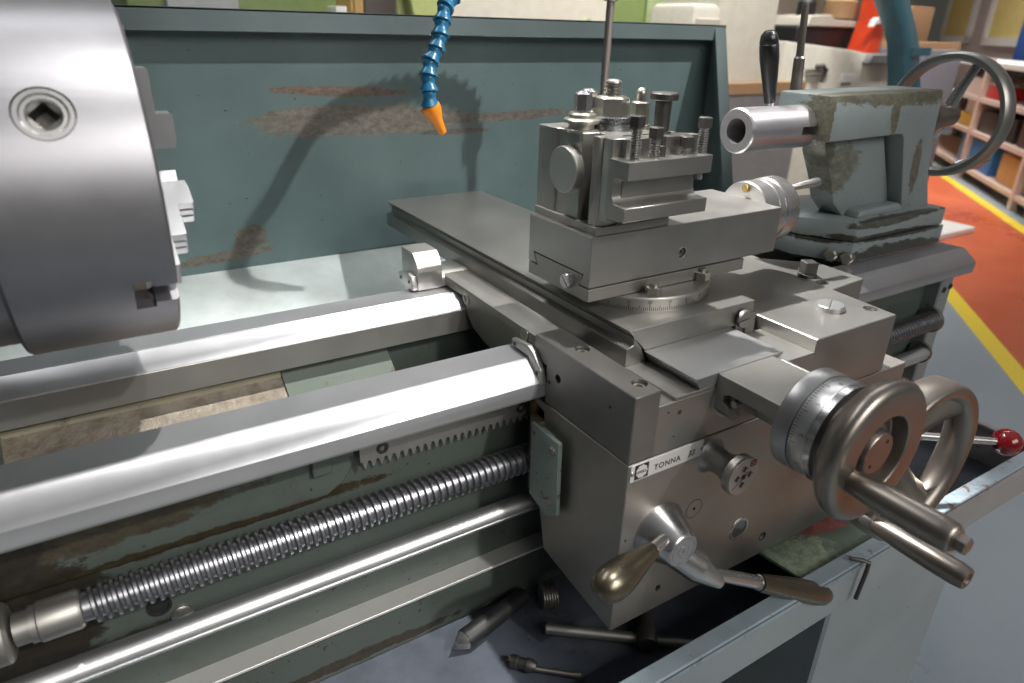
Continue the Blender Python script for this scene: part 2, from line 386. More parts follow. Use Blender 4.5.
# ================================================================== LATHE BED
bed = thing('lathe_bed', 'long lathe bed with two bright ground ways over green-grey painted casting', 'machine bed', (300, 530, FL + 1))
X0, X1 = -420, 1022
fw = B().prism([(428, -15), (445.5, -1.2), (449, .6), (452, 0), (482, 0), (482, -26), (428, -28)], 'x', X0, X1, .5)
fw.build('front_way', WAY, bed)
B().box(X0, X1 - .5, 428.2, 481, -29.5, -15.8, .4).build('way_side_face', WAYSIDE, bed)
rw = B().prism([(595, -8), (618, 3), (618.6, -4), (623.6, -4), (624.2, .8), (655, .8), (655, -33), (595, -33)], 'x', X0, X1, .5)
rw.build('rear_way', WAY, bed)
B().box(X0, X1 - .5, 594.2, 600, -33, -8.8, .3).build('way_side_face', WAYSIDE, bed)
B().prism([(475, -26), (496, -26), (496, -285), (475, -285)], 'x', X0, 1010, 0).prism([(613, -33.5), (650, -33.5), (650, -285), (613, -285)], 'x', X0, 1010, 0).build('bed_wall', BEDP, bed)
B().prism([(456, -232), (476, -227), (476, -600), (456, -600)], 'x', X0, 1010, 0).build('lower_bed_wall', BEDP, bed)
B().prism([(455, -229.5), (476, -229.5), (476, -226.5), (455, -226.5)], 'x', X0, 1038, .4).build('machined_ledge', steel('milled_ledge_steel', (.72, .71, .68), .36, (2, 30, 30), 30, .08, .00002, .5), bed)
# raised casting panel on the wall to the left of the rack
B().prism([(-420, -28), (146, -28), (146, -70), (138, -82), (118, -94), (-420, -94)], 'y', 467, 476, 1.5).build('casting_panel', BEDP, bed)
B().prism([(112, -44), (146, -44), (146, -56), (128, -56), (128, -66), (112, -66)], 'y', 461, 468, 1).build('casting_boss', BEDP, bed)
# inside of the bed between the ways
pr = [(482, -30), (497, -30), (497, -100)] + [(497 + 115 * i / 12, -102 + 60 * (i / 12) ** 1.5) for i in range(1, 13)] + [(612.8, -42), (612.8, -150), (482, -150)]
b = B(); b.prism(pr, 'x', -92, 129, 0)
b.build('cast_trough', CASTM, bed)
B().prism([(606.5, -44), (607, -40), (612.6, -40), (612.6, -50), (607, -50)], 'x', -92, 128.5, .8).build('trough_ledge', steel('pale_cast_ledge', (.46, .42, .32), .5, (1, 9, 9), 30, .2, .0005, .6, dirt=.3), bed)
GREENIN = paint('inner_web_green_paint', (.12, .145, .12), .7, chips=.8, grime=.7, chipcol=(.10, .075, .045))
b = B()
b.prism([(496, -70), (520, -85), (560, -78), (612.5, -38), (612.5, -150), (496, -150)], 'x', 129, 236)
b.box(129, 1040, 496, 612.8, -200, -150); b.box(-420, -92, 496, 612.8, -200, -45)
b.box(560, 585, 496, 612.8, -150, -36); b.box(900, 925, 496, 612.8, -150, -36)
b.build('cross_web', GREENIN, bed)
# right-hand end casting carrying the shaft ends
ep = B().prism([(455, -52), (455, -44), (462, -38), (530, -38), (530, -560), (455, -560)], 'x', 1006, 1036, 2)
ep.build('end_bearing_plate', paint('end_plate_paint', (.20, .225, .225), .35, chips=.25, spots=.4), bed)
for z in (-63, -60):
    B().lathe([(0, 4.5), (1.4, 4.5), (1.4, 3.2), (0.4, 3.0), (0.4, 0)], (1016 if z == -63 else 1031, 455.2, z), (0, -1, 0), 20).build('plate_screw', BLACKST, bed)
B().lathe([(0, 19), (5, 18), (5, 15), (8, 14.5)], (1006, 456, -107), (-1, 0, 0)).build('shaft_bush', HANDM, bed)
B().lathe([(0, 16), (6, 16), (6, 12), (9, 11)], (1006, 456, -158), (-1, 0, 0)).build('shaft_bush', HANDM, bed)
# wall plugs
B().lathe([(-4, 8), (1, 8), (2, 6.5), (2.6, 0)], (3, 474, -163), (0, -1, 0), 24).build('wall_plug', NUTM, bed)
B().lathe([(0, 9), (1.2, 9), (1.2, 7), (.2, 6.5), (.2, 0)], (-11, 475, -148), (0, -1, 0), 24).build('wall_hole', DARK, bed)  # solid disc; its black colour gives the shade of a hole
# rack
def rack():
    pts = [(151, -50), (640, -50)]; x = 640.0; teeth = []
    while x > 153:
        teeth += [(x, -64.5), (x - 2.0, -71), (x - 3.2, -71), (x - 5.2, -64.5)]; x -= 7.2
    pts = [(151, -50)] + [(640.5, -50)] + teeth + [(151, -64.5)]
    return pts
rk = thing('gear_rack', 'long toothed steel rack screwed under the front bed way', 'gear rack', (395, 468, -71))
B().prism(rack(), 'y', 461, 474.5, 0).build('toothed_bar', steel('milled_rack_steel', (.42, .40, .38), .36, (40, 4, 40), 22, .1), rk)
for x in (170.5, 305.5):
    socket_screw((x, 459.6, -56), (0, -1, 0), 5.2, rk, BLACKST, 'cap_screw', depth=1.5)
# pedestals (cabinet stand)
ped = thing('lathe_stand', 'grey painted cabinet stand under the right end of the lathe', 'machine stand', (710, 400, FL))
B().box(578, 850, 274, 453, FL, -280, 3).build('right_cabinet', TRAYP, ped)
ped2 = thing('lathe_stand', 'grey cabinet stand under the headstock end of the lathe', 'machine stand', (-100, 400, FL))
B().box(-420, 240, 300, 453, FL, -280, 3).build('left_cabinet', TRAYP, ped2)
B().box(-420, 1000, 456, 640, FL, -602, 0).build('rear_plinth', BLK_P, bed)  # added filler; its black colour makes the shade in the stand opening
B().box(-420, 1000, 290, 455.5, -300, -282, 0).build('tray_support', BLK_P, bed)  # painted near-black to carry the shade below the tray

# ================================================================== CHIP TRAY
tray = thing('chip_tray', 'grey chip tray with a worn metal lip under the carriage, full of oily tools', 'tray', (400, 360, -280))
TX1 = 1000
B().box(-420, TX1, 284, 455, -280, -277, 0).build('tray_floor', TRAYIN, tray)
B().box(-420, TX1, 269, 274, -278, -224, .5).build('front_wall', TRAYP, tray)
B().box(-420, TX1 + 2, 267, 284, -225, -220, 1.2).box(-420, TX1 + 2, 267, 269.5, -230, -222, .6).box(-420, TX1, 281, 284, -277, -222, 0).build('front_lip', LIPM, tray)
B().box(TX1 - 4, TX1, 284, 453, -277, -222, .5).box(TX1 - 8, TX1 + 2, 284, 453, -225, -220, 1).build('end_wall', paint('rusty_tray_end', (.30, .27, .27), .35, chips=.7, chipcol=(.32, .12, .08)), tray)
B().prism([(284, -226), (284, -229), (340, -236), (455, -246), (455, -243), (340, -232)], 'x', 530, 720, .3).build('sliding_cover', COVERP, tray)
# hook of bent black rod over the lip
hk = [at(861, 541, 266), at(872, 545, 262), at(872, 551, 260), at(852, 592, 260)]
tag(B().tube([(586, 274, -216.5), (595, 265, -216.5), (599, 261, -218), (600, 261.5, -232), (597, 262.5, -266)], [2.2] * 5, 10).build('rod_hook', BLACKST), 'thin black bent rod hooked over the chip tray lip', 'hook')

# ================================================================== CHUCK
ch = thing('lathe_chuck', 'large polished three-jaw lathe chuck at the left edge', 'chuck', (-60, 531, 58))
AX = (-1, 0, 0); CO = (40, 531, 165)
cb = B().lathe([(0, 22), (0, 104.8), (1.8, 106.6), (84, 106.6), (86, 105), (86, 98), (128, 98), (130, 96)], CO, AX, 128)
cut = B()
for an in (90, 210, 330):
    a = rad(an); u = Vector((0, math.cos(a), math.sin(a))); v = Vector((0, -math.sin(a), math.cos(a)))
    def rb(bm, x0, x1, r0, r1, w0, w1):
        o = Vector((0, 531, 165)); vs = [bm.b.verts.new(o + Vector((x, 0, 0)) + u * r + v * w_) for x in (x0, x1) for r in (r0, r1) for w_ in (w0, w1)]
        fs = [bm.b.faces.new([vs[i] for i in f]) for f in ((0, 1, 3, 2), (4, 6, 7, 5), (0, 4, 5, 1), (2, 3, 7, 6), (0, 2, 6, 4), (1, 5, 7, 3))]
        bmesh.ops.recalc_face_normals(bm.b, faces=fs); return bm
    rb(cut, 22, 60, 20, 125, -7, 7); rb(cut, 16, 27, 20, 124, -11.5, 11.5)
a = rad(151); kd = Vector((0, math.cos(a), math.sin(a)))
kp = Vector((-7, 531, 165)) + kd * 106.6
cut.cyl(kp - kd * 4, kp + kd * 8, 14.5, seg=48).cyl(kp - kd * 20, kp - kd * 3, 9, seg=32)
cb.build('chuck_body', CHUCKM, ch, cut=cut)
# key socket: bushing ring with a square hole
kb = B().ring([(-4, 14.4), (-2.2, 14.4), (-1.2, 13.6), (-1.2, 11.4), (-2.0, 10.4), (-2.0, 8.6), (-3.2, 7.6), (-9, 7.6)], kp, kd, 48)
so = kb.build('key_socket', BRIGHT, ch)
v = kd.cross(Vector((1, 0, 0))).normalized(); u = v.cross(kd)
sq = B(); h = 5.4; nn = 32; ou = []; inn = []; deep = []
for i in range(nn):
    a = 2 * PI * i / nn; ou.append(sq.b.verts.new(kp - kd * 3.0 + (u * math.cos(a) + v * math.sin(a)) * 7.8))
    a2 = a + rad(-40); cc, ss = math.cos(a2), math.sin(a2); m_ = h / max(abs(cc), abs(ss)); a3 = rad(40)
    lx, ly = cc * m_, ss * m_; X_, Y_ = lx * math.cos(a3) - ly * math.sin(a3), lx * math.sin(a3) + ly * math.cos(a3)
    inn.append(sq.b.verts.new(kp - kd * 3.6 + u * X_ + v * Y_)); deep.append(sq.b.verts.new(kp - kd * 16 + u * X_ + v * Y_))
fs = []
for i in range(nn):
    j = (i + 1) % nn; fs.append(sq.b.faces.new((ou[i], ou[j], inn[j], inn[i]))); fs.append(sq.b.faces.new((inn[i], inn[j], deep[j], deep[i])))
fs.append(sq.b.faces.new(deep)); bmesh.ops.recalc_face_normals(sq.b, faces=fs)
sq.build('square_drive', BLACKST, so)
JAWM = steel('ground_jaw_steel', (.55, .55, .56), .22, (20, 20, 20), 20, .08)
for an in (90, 210, 330):
    a = rad(an); uu = Vector((0, math.cos(a), math.sin(a))); vv = Vector((0, -math.sin(a), math.cos(a)))
    prof = [(18, 24), (18, 62), (25, 63), (39, 63), (40, 62), (40, 53), (67, 53), (68, 52), (68, 44), (92, 44), (93, 43), (93, 24)]
    j = B(); o = Vector((0, 531, 165))
    n_ = len(prof); va = [j.b.verts.new(o + uu * r + Vector((x, 0, 0)) - vv * (8.5)) for r, x in prof]; vb = [j.b.verts.new(o + uu * r + Vector((x, 0, 0)) + vv * 8.5) for r, x in prof]
    fs = [j.b.faces.new(va), j.b.faces.new(vb)] + [j.b.faces.new((va[i], va[(i + 1) % n_], vb[(i + 1) % n_], vb[i])) for i in range(n_)]
    bmesh.ops.recalc_face_normals(j.b, faces=fs)
    c2 = B()
    for (r_, x_) in ((41, 58), (69, 48)):      # grip grooves across the stepped faces
        for w_ in (-2.6, 2.8):
            vs = [c2.b.verts.new(o + uu * (r_ + dr) + Vector((x_ + dx, 0, 0)) + vv * (w_ + dw)) for dx in (-8, 8) for dr in (-2.6, 2) for dw in (-.9, .9)]
            f2 = [c2.b.faces.new([vs[i] for i in f]) for f in ((0, 1, 3, 2), (4, 6, 7, 5), (0, 4, 5, 1), (2, 3, 7, 6), (0, 2, 6, 4), (1, 5, 7, 3))]
            bmesh.ops.recalc_face_normals(c2.b, faces=f2)
    jo = j.build('chuck_jaw', JAWM, ch, cut=c2)
    t_ = B()
    vs = [t_.b.verts.new(o + uu * r + Vector((x, 0, 0)) + vv * w_) for x in (17, 25.5) for r in (26, 92) for w_ in (-11, 11)]
    f2 = [t_.b.faces.new([vs[i] for i in f]) for f in ((0, 1, 3, 2), (4, 6, 7, 5), (0, 4, 5, 1), (2, 3, 7, 6), (0, 2, 6, 4), (1, 5, 7, 3))]
    bmesh.ops.recalc_face_normals(t_.b, faces=f2); t_.build('jaw_tongue', HANDM, jo)
hs = thing('headstock', 'dark headstock face behind the big chuck at the left edge', 'headstock', (-300, 531, 2))
B().box(-420, -110, 440, 660, 2, 330, 6, 3).build('headstock_body', BEDP, hs)
B().lathe([(0, 60), (22, 60), (22, 56)], (-112, 531, 165), (1, 0, 0), 64).build('spindle_nose', DARKST, hs)

# ================================================================== LEAD SCREW AND FEED ROD
ls = thing('lead_screw', 'coarse-threaded lead screw running along the front of the bed', 'lead screw', (450, 450, -119))
def thread(x0, x1, cy, cz, r, pitch, depth, seg=40):
    bm = B(); prof = [(0, r - depth), (.34, r - depth), (.46, r - .25), (.50, r), (.80, r), (.84, r - .25)]
    n = int((x1 - x0) / pitch); prev = None
    cols = []
    for k_ in range(n):
        for (f, rr) in prof: cols.append((k_ + f, rr))
    rings = []
    for (kf, rr) in cols:
        ring = []
        for i in range(seg):
            th = 2 * PI * i / seg; ring.append(bm.b.verts.new((x0 + pitch * kf + pitch * i / seg, cy + rr * math.cos(th), cz + rr * math.sin(th))))
        rings.append(ring)
    npf = len(prof)
    for A, C_ in zip(rings, rings[1:]):
        for i in range(seg - 1): bm.b.faces.new((A[i], A[i + 1], C_[i + 1], C_[i]))
    for k_ in range(len(rings) - 1 - npf):      # close the seam: one pitch further on
        A0, A1 = rings[k_ + npf], rings[k_ + npf + 1]; Z0, Z1 = rings[k_], rings[k_ + 1]
        bm.b.faces.new((Z0[seg - 1], A0[0], A1[0], Z1[seg - 1]))
    bmesh.ops.recalc_face_normals(bm.b, faces=bm.b.faces[:]); return bm
thread(-54, 1000, 450, -105, 13.5, 6.5, 3.0).build('thread', SCREWM, ls, ang=28)
B().cyl((-60, 450, -105), (1004, 450, -105), 10.3, seg=32).build('core', SCREWM, ls)
SCX = (1, 0, 0)
B().lathe([(0, 12.5), (4, 12.5), (5, 13.8), (27, 13.8), (29.5, 12.6), (30.5, 10)], (-84, 450, -105), SCX, 48).build('collar', DARKST, ls)
B().lathe([(0, 11), (9, 11)], (-93, 450, -105), SCX, 48).build('neck', DARKST, ls)
B().lathe([(0, 20), (12, 20), (13, 19), (14.2, 19), (15, 20), (20, 20), (21, 18.6), (22.5, 18.6), (23.5, 20), (31, 20), (33, 18), (33, 11)], (-128, 450, -105), SCX, 56).build('safety_coupling', DARKST, ls)
fr = thing('feed_rod', 'smooth round feed rod with a keyway below the lead screw', 'feed rod', (450, 450, -167))
kc = B().box(-430, 1010, 437, 441.6, -159.5, -156.0)
b = B().cyl((-420, 450, -157), (1004, 450, -157), 9.8, seg=64)
b.build('shaft', steel('polished_rod_steel', (.72, .72, .72), .26, (1, 30, 30), 30, .06, .00001), fr, cut=B().box(-430, 1010, 438, 442.6, -160.2, -157.2))
# ================================================================== SADDLE + APRON (CARRIAGE)
car = thing('carriage', 'steel lathe carriage with apron straddling the bed ways', 'carriage', (480, 480, -204))
ZT = 22.7
hole = B()
for (x, y) in ((326.1, 402.7), (327.2, 334)): hole.cyl((x, y, ZT - 7), (x, y, ZT + 5), 6.4, seg=32)
for (y, z, r) in ((410.9, -4.5, 4.0), (423.4, -13.2, 1.6), (343.6, 2.4, 1.4)): hole.cyl((303, y, z), (316, y, z), r, seg=20)
hole.box(300, 345, 427.6, 460, -60, .9)
b = B().prism([(309, 317), (334, 317), (337.5, 447), (309, 447)], 'z', -35, ZT, .7)
b.build('saddle_left_block', steel('oily_ground_side', (.30, .29, .275), .30, (30, 8, 8), 22, .14), car, cut=hole)
# between the blocks: the channel the cross slide runs in
b = B().box(333, 516, 317.0, 427, -35, 8.8, .5)
b.box(350, 514, 317.2, 376, 8, 11.8, .3)
b.build('saddle_front_bridge', GROUND, car)
# right block, with wing
hole = B()
for (x, y, r) in ((648.9, 409.6, 6.6), (624.7, 339.1, 6.6), (571, 493, 6.6)): hole.cyl((x, y, 15), (x, y, 30), r, seg=28)
hole.box(400, 760, 427.6, 700, -60, 1.5)
b = B().prism([(514.5, 317), (632.5, 317), (640, 391), (702, 396), (706, 456), (690, 470), (514.5, 640)], 'z', -35, 24, .8)
b.build('saddle_right_block', GROUND, car, cut=hole)
for (x, y, r) in ((648.9, 409.6, 4.6), (624.7, 339.1, 4.6)):
    socket_screw((x, y, 20.5), (0, 0, 1), r, car, DARKST, 'cap_screw')
for (x, y) in ((326.1, 402.7), (327.2, 334)): socket_screw((x, y, 20), (0, 0, 1), 5.2, car, DARKST, 'cap_screw')
# rear bridge with the arched web between the ways
arch = [(447, 12), (640, 15), (655, 15), (655, 3), (612, 3.6), (594.3, 3.4), (592.5, -12), (578, -24), (555, -31), (525, -35), (500, -30), (484, -22), (483, 2), (447, 2)]
BRG = steel('machined_saddle_iron', (.37, .36, .33), .36, (20, 5, 5), 26, .16)
B().prism(arch, 'x', 320, 690, 1.5, 2).build('saddle_rear_bridge', BRG, car)
for (y, z) in ((592, 4), (480, 7)):
    B().lathe([(-1, 6.5), (.8, 6.5), (.8, 3.6), (-.2, 3.4), (-.2, 0)], (320, y, z), (-1, 0, 0), 24).build('web_screw', NUTM, car)
# rear wing: horn that rests on the rear way
wing = [(640, 2), (640, 22), (641, 27), (645, 33), (651, 39.5), (653, 41), (682, 41), (682, -20), (657, -20), (657, 2)]
B().prism(wing, 'x', 288, 317, .8, 2).prism([(640, 2), (640, 13), (650, 17), (682, 17), (682, 2)], 'x', 315, 690, 2, 2).build('rear_horn', steel('bright_horn_iron', (.52, .51, .48), .30, (20, 8, 8), 22, .16), car)
# way wipers
def wiper(x0, x1, pts, name='way_wiper'):
    return B().prism(pts, 'x', x0, x1, 1.6, 3).build(name, steel('satin_wiper_plate', (.60, .59, .57), .26, (20, 5, 20), 20, .1), car)
w1 = wiper(303, 309, [(476, 2), (476, 9), (450, 12), (443, 9), (430, -3), (426, -16), (433, -19), (437, -14), (448, 1.5)])
socket_screw((302.6, 470, 5.4), (-1, 0, 0), 2.2, w1, BLACKST, 'wiper_screw', depth=1)
socket_screw((302.6, 433.5, -7.5), (-1, 0, 0), 2.2, w1, BLACKST, 'wiper_screw', depth=1)
w2 = wiper(281, 288, [(678, 3), (678, 14), (652, 20), (643, 18), (640, 8), (640, 3), (645, 2)])
socket_screw((280.6, 670, 10), (-1, 0, 0), 2.2, w2, BLACKST, 'wiper_screw', depth=1)
socket_screw((280.6, 648, 11), (-1, 0, 0), 2.2, w2, BLACKST, 'wiper_screw', depth=1)
# apron
ap = [(317, -36.2), (446, -36.2), (446, -42), (429, -46), (429, -150), (419, -191), (400, -194), (317, -204)]
APM = steel('apron_ground_iron', (.40, .375, .345), .33, (20, 8, 30), 20, .10)
hole = B().cyl((360.5, 310, -180.5), (360.5, 322, -180.5), 3.2, seg=20).cyl((314.8, 310, -108.8), (314.8, 320, -108.8), 1.3, seg=12)
hole.cyl((497, 315.5, -182), (497, 320, -182), 5, seg=20)
b = B().prism(ap, 'x', 309.4, 676, .7); 
apo = b.build('apron', APM, car, cut=hole)
socket_screw((360.5, 318.2, -180.5), (0, -1, 0), 2.8, apo, BLACKST, 'cap_screw')
B().ring([(-1.5, 9.6), (1.0, 9.6), (1.0, 12), (.2, 12.6), (-1.5, 12.6)], (457.4, 317, -156), (0, -1, 0), 48).build('sight_glass_ring', BRIGHT, apo)
B().lathe([(-1, 9.7), (.25, 9.7), (.25, 0)], (457.4, 317, -156), (0, -1, 0), 32).build('sight_glass', plain('oil_sight_glass', (.05, .055, .05), .08, 0, 1), apo)
pl_ = B().ring([(-.5, 8.8), (.12, 8.8), (.12, 9.4), (-.5, 9.4)], (390.8, 317, -107), (0, -1, 0), 40).build('plug_seam', BLACKST, apo)
B().ring([(-.5, 4.2), (.12, 4.2), (.12, 4.8), (-.5, 4.8)], (497, 317, -182), (0, -1, 0), 24).build('plug_seam', BLACKST, apo)
B().lathe([(-.4, 8.7), (.1, 8.7), (.1, 1.6), (-.3, 1.2), (-.3, 0)], (390.8, 317, -107), (0, -1, 0), 40).build('round_plug', APM, apo)
B().cyl((390.8, 317.1, -107), (390.8, 316.7, -107), 1.5, seg=12).build('plug_hole', DARK, apo)  # black dot painted as the shade of a small hole
# tiny screws on the saddle front
for (x, z, r) in ((344, 1, 1.0), (353, -23, .7), (356, -2, 2.0)):
    B().cyl((x, 317.6, z), (x, 316.7, z), r, seg=14).build('pin', BLACKST, car)
# badge
bd = B().box(311.6, 388.4, 316.2, 317, -51.6, -36.2, .15).build('name_badge', PLATE, car)
for x in (313.4, 386.6): B().lathe([(0, 1.9), (.8, 1.5), (1.1, 0)], (x, 316.2, -44.2), (0, -1, 0), 16).build('rivet', BRIGHT, bd)
B().box(315.6, 329.4, 315.95, 316.3, -50.3, -37.2, 0).build('emblem_field', PRINT, bd)
sh = []
for i in range(40):
    a = 2 * PI * i / 40; r = 5.6 + .35 * math.cos(9 * a)
    sh.append((322.5 + r * math.cos(a), -43.8 + r * math.sin(a) * 1.02))
B().prism(sh, 'y', 315.75, 316.0).build('shell_emblem', PLATE, bd)
text('emblem_lettering', 'SHELL', 3.1, PRINT, (317.7, 315.7, -44.9), (1, 0, 0), (0, 0, 1), bd, .06, 0, .12)
text('badge_lettering', 'TONNA', 7.0, PRINT, (335.4, 316.05, -47.6), (1, 0, 0), (0, 0, 1), bd, .08, 0, .06)
text('badge_lettering', '33', 7.6, PRINT, (371.5, 316.05, -47.6), (1, 0, 0), (0, 0, 1), bd, .08, .2, .03)
# push-pull knob with printed face
kn = thing('selector_knob', 'steel push-pull knob with a printed round face on the apron', 'knob', (398, 300, -75))
KX, KZ, KY = 400.5, -56.5, 283
B().lathe([(0, 16), (1.5, 14), (4, 12.2), (8, 11), (13, 10.6), (17, 11), (22, 13), (26, 15.8), (26.4, 16.6), (27.4, 17.4), (33, 17.4), (34, 16.6)], (KX, 317, KZ), (0, -1, 0), 64).build('knob_body', DARKST, kn)
fc = B().cyl((KX, KY + .1, KZ), (KX, KY - .5, KZ), 16.2, seg=64).build('printed_face', plain('pale_pink_print_plate', (.70, .60, .56), .4, .1), kn)
def mark(pts, mat=PRINT, nme='symbol'):
    for p in pts:
        (x0, z0), (x1, z1), w_ = p
        d = Vector((x1 - x0, 0, z1 - z0)); n = Vector((-d.z, 0, d.x)).normalized() * w_ / 2
        yield [(KX + x0 + n.x, KZ + z0 + n.z), (KX + x1 + n.x, KZ + z1 + n.z), (KX + x1 - n.x, KZ + z1 - n.z), (KX + x0 - n.x, KZ + z0 - n.z)]
def symbols(name, mat, segs):
    b_ = B()
    for poly in mark(segs): b_.prism(poly, 'y', KY - .75, KY - .45)
    b_.build(name, mat, fc)
segs = []
for (cx, cz) in ((0, 7.2), (-7.2, .5), (7.2, .5), (-.5, -7.2)):
    segs += [((cx - 3.4, cz), (cx + 3.4, cz), .7), ((cx, cz - 3), (cx, cz + 3), .7), ((cx - 2, cz + 1.6), (cx + 2, cz + 1.6), .6), ((cx - 2.2, cz - 1.5), (cx + 1.4, cz - 1.5), .5)]
segs += [((-4, -4), (4, 4), .5), ((-11, -9), (-5, -4), .4)]
symbols('feed_symbols', PRINT, segs)
symbols('square_symbol', REDPR, [((6.5, 8), (12.5, 8), .8), ((6.5, 12.6), (12.5, 12.6), .8), ((6.5, 8), (6.5, 12.6), .8), ((12.5, 8), (12.5, 12.6), .8), ((9.5, 8), (9.5, 12.6), .6), ((6.5, 10.3), (12.5, 10.3), .6)])
B().lathe([(0, 2.3), (.8, 2.0), (1.2, 0)], (KX, KY - .5, KZ), (0, -1, 0), 16).build('centre_pin', BLACKST, fc)
# bracket plate on the left face
b = B().prism([(432.5, -54.8), (391, -54.8), (389, -128), (404, -138), (432, -131)], 'x', 299, 303, .4)
b.box(303, 309.3, 410, 431, -128, -60, 0)
cutb = B().cyl((290, 429, -63.8), (306, 429, -63.8), 2.2, seg=16)
bo = b.build('half_nut_cover', BRKP, car, cut=cutb)
B().prism([(427, -54.5), (443, -54.5), (443, -133), (427, -131)], 'x', 304, 312, 1).build('cover_flange', steel('gritty_flange', (.30, .26, .19), .5, (1, 1, 1), 60, .5, .001, .7, dirt=.6), bo)
for (y, z) in ((400, -66), (402, -121)):
    B().lathe([(0, 4.4), (1.2, 4.3), (2.4, 3.2), (2.9, 0)], (299, y, z), (-1, 0, 0), 24).build('dome_screw', DARKST, bo)
B().lathe([(0, 7), (14, 7), (16, 5.5), (16, 0)], (316, 449, -58), (0, 0, 1), 24).build('brass_pipe_stub', plain('tarnished_brass', (.16, .11, .05), .4, 1), car)
# clamping screws on the right block
B().hexa((652.3, 431.3, 24), (652.3, 431.3, 41), 13.5, 4, 20, .8).lathe([(0, 10), (3, 10), (4, 9)], (652.3, 431.3, 24), (0, 0, 1), 24).build('square_head_bolt', BLACKST, car)
B().lathe([(0, 13.2), (4.4, 13.2), (5.6, 12.2), (5.6, 0)], (587.9, 357.6, 24), (0, 0, 1), 40).build('slotted_plug', GROUNDY, car, cut=B().prism([(577, 350), (600, 363.5), (599.3, 364.9), (576.3, 351.4)], 'z', 27.6, 40))
# star wheel (pilot handle)
sw = thing('pilot_handle', 'conical hub with two metal grips on the apron front', 'hand lever', (350, 300, -140))
HX, HZ = 351, -113.5
B().lathe([(0, 27), (2, 26.5), (27, 16), (28.5, 15), (29, 14.4), (29, 12.2), (28.5, 12), (28.5, 11.4), (29, 11.2), (29, 6.2), (28.5, 6), (28.5, 5.4), (29, 5.2), (29, 1.6), (27, 1.2), (27, 0)], (HX, 317, HZ), (0, -1, 0), 64).build('hub', BRIGHT, sw)
def grip(base, tip, parent, mat=DULLHAND, scale=1.0, stem=None):
    base = Vector(base); tip = Vector(tip); d = (tip - base); L = d.length; d.normalize()
    B().lathe([(-8, 5.4), (16, 5.4), (17, 6.2), (18, 6.3)], base, d, 32).build('grip_stem', BRIGHT, parent)
    pr = [(18, 6.6), (20, 7.0), (28, 8.2), (38, 10.2), (48, 12.2), (57, 13.4), (63, 13.5), (68, 12.6), (72, 10.8), (75, 8), (77, 4.5), (77.6, 0)]
    k_ = L / 77.6
    B().lathe([(18 + (p - 18) * (L - 18) / 59.6, r * scale) for p, r in pr], base, d, 48).build('grip', mat, parent)
tip_ = at(598, 594, 276); grip((338, 298, -104), tip_, sw, scale=1.02)
# second socket boss and long grip, running down to the right
cb0 = Vector((355, 311, -126)); cbt = at(721, 584, 280)
d = (cbt - cb0).normalized(); L = (cbt - cb0).length
B().lathe([(0, 13.5), (L * .55, 13.2), (L * .58, 12.8), (L * .97, 5.4), (L * .99, 4.8), (L, 3.8), (L, 1.8), (L - 2, 1.6), (L - 2, 0)], cb0, d, 48).build('lower_boss', BRIGHT, sw)
g0 = at(709, 573, 292); g1 = at(829, 596, 268)
d = (g1 - g0).normalized(); L = (g1 - g0).length
B().lathe([(-6, 5.6), (L * .36, 6.4), (L * .37, 6.0), (L * .375, 7)], g0, d, 32).build('grip_stem', BRIGHT, sw)
pr = [(.38, 8.0), (.45, 8.8), (.6, 10.2), (.75, 11.4), (.86, 11.6), (.93, 10.4), (.97, 7.8), (.995, 3.6), (1, 0)]
B().lathe([(L * p, r) for p, r in pr], g0, d, 48).build('grip', DULLHAND, sw)

# ================================================================== CROSS SLIDE
cs = thing('cross_slide', 'long flat steel cross slide reaching back towards the splash guard', 'machine slide', (426, 620, 11))
Z1 = 43
FY = 376.2
prof = [(351.5, Z1), (500, Z1), (502, 31), (502, 11), (372, 22), (370.5, 22), (358.5, 30), (350.5, 38)]
b = B().prism([(351.5, Z1), (499.5, Z1), (499.5, 13), (480, 13), (480, 22), (370.5, 22)], 'y', FY, 878, .5)
b.build('slide_table', GROUND, cs)
B().prism([(350.4, 27), (357.5, 29.5), (357.5, 36), (366, 26), (372, 14), (372, 10.8), (350.4, 10.8)], 'y', FY, 874, .5).build('side_guard_bar', steel('dark_ground_side', (.32, .31, .29), .26, (20, 3, 20), 22, .1), cs)
gb = B().box(490, 502, FY - 2.5, FY + 60, 11, 32, .4).build('gib_end', GROUND, cs)
B().lathe([(0, 8.4), (2.8, 8.4), (3.6, 7.6), (3.6, 0)], (484, FY - 2.4, 29), (0, -1, 0), 32).build('slotted_screw', GROUND, cs, cut=B().prism([(473, 27.4), (495, 29.6), (494.9, 31.2), (472.9, 29.0)], 'y', FY - 8, FY - 4.4))
# sliding cover over the feed screw, and the screw bracket
cv = B().prism([(369.2, 22.1), (471, 22.9), (468, 19.5), (452, 13), (388, 12), (375.5, 11.8)], 'y', 317.2, 376, .3)
cv.build('screw_cover', GROUNDY, cs)
arm = thing('feed_screw_bracket', 'square steel arm carrying the cross feed dial', 'bracket', (424, 290, -9))
ca = B().box(385, 399, 266, 308, -6, 8.5, 3)
b = B().prism([(393.3, 22.1), (456, 22.6), (456, -8), (450, -14), (399, -14), (393.3, -8)], 'y', 256, 317, .6)
cutp = B().prism([(302, -3), (309, 1), (309, 6), (303, 9), (255, 9), (240, 9), (240, -20), (300, -20)], 'x', 380, 420)
b.build('bracket_arm', DARKST, arm, cut=cutp)
B().lathe([(0, 20), (2, 14), (6, 11.5), (20, 11)], (412, 317, -2), (0, -1, 0), 40).build('arm_root', APM, arm)
B().cyl((408, 300, 1.5), (396, 300, 1.5), 3.0, seg=20).build('arm_screw', NUTM, arm)
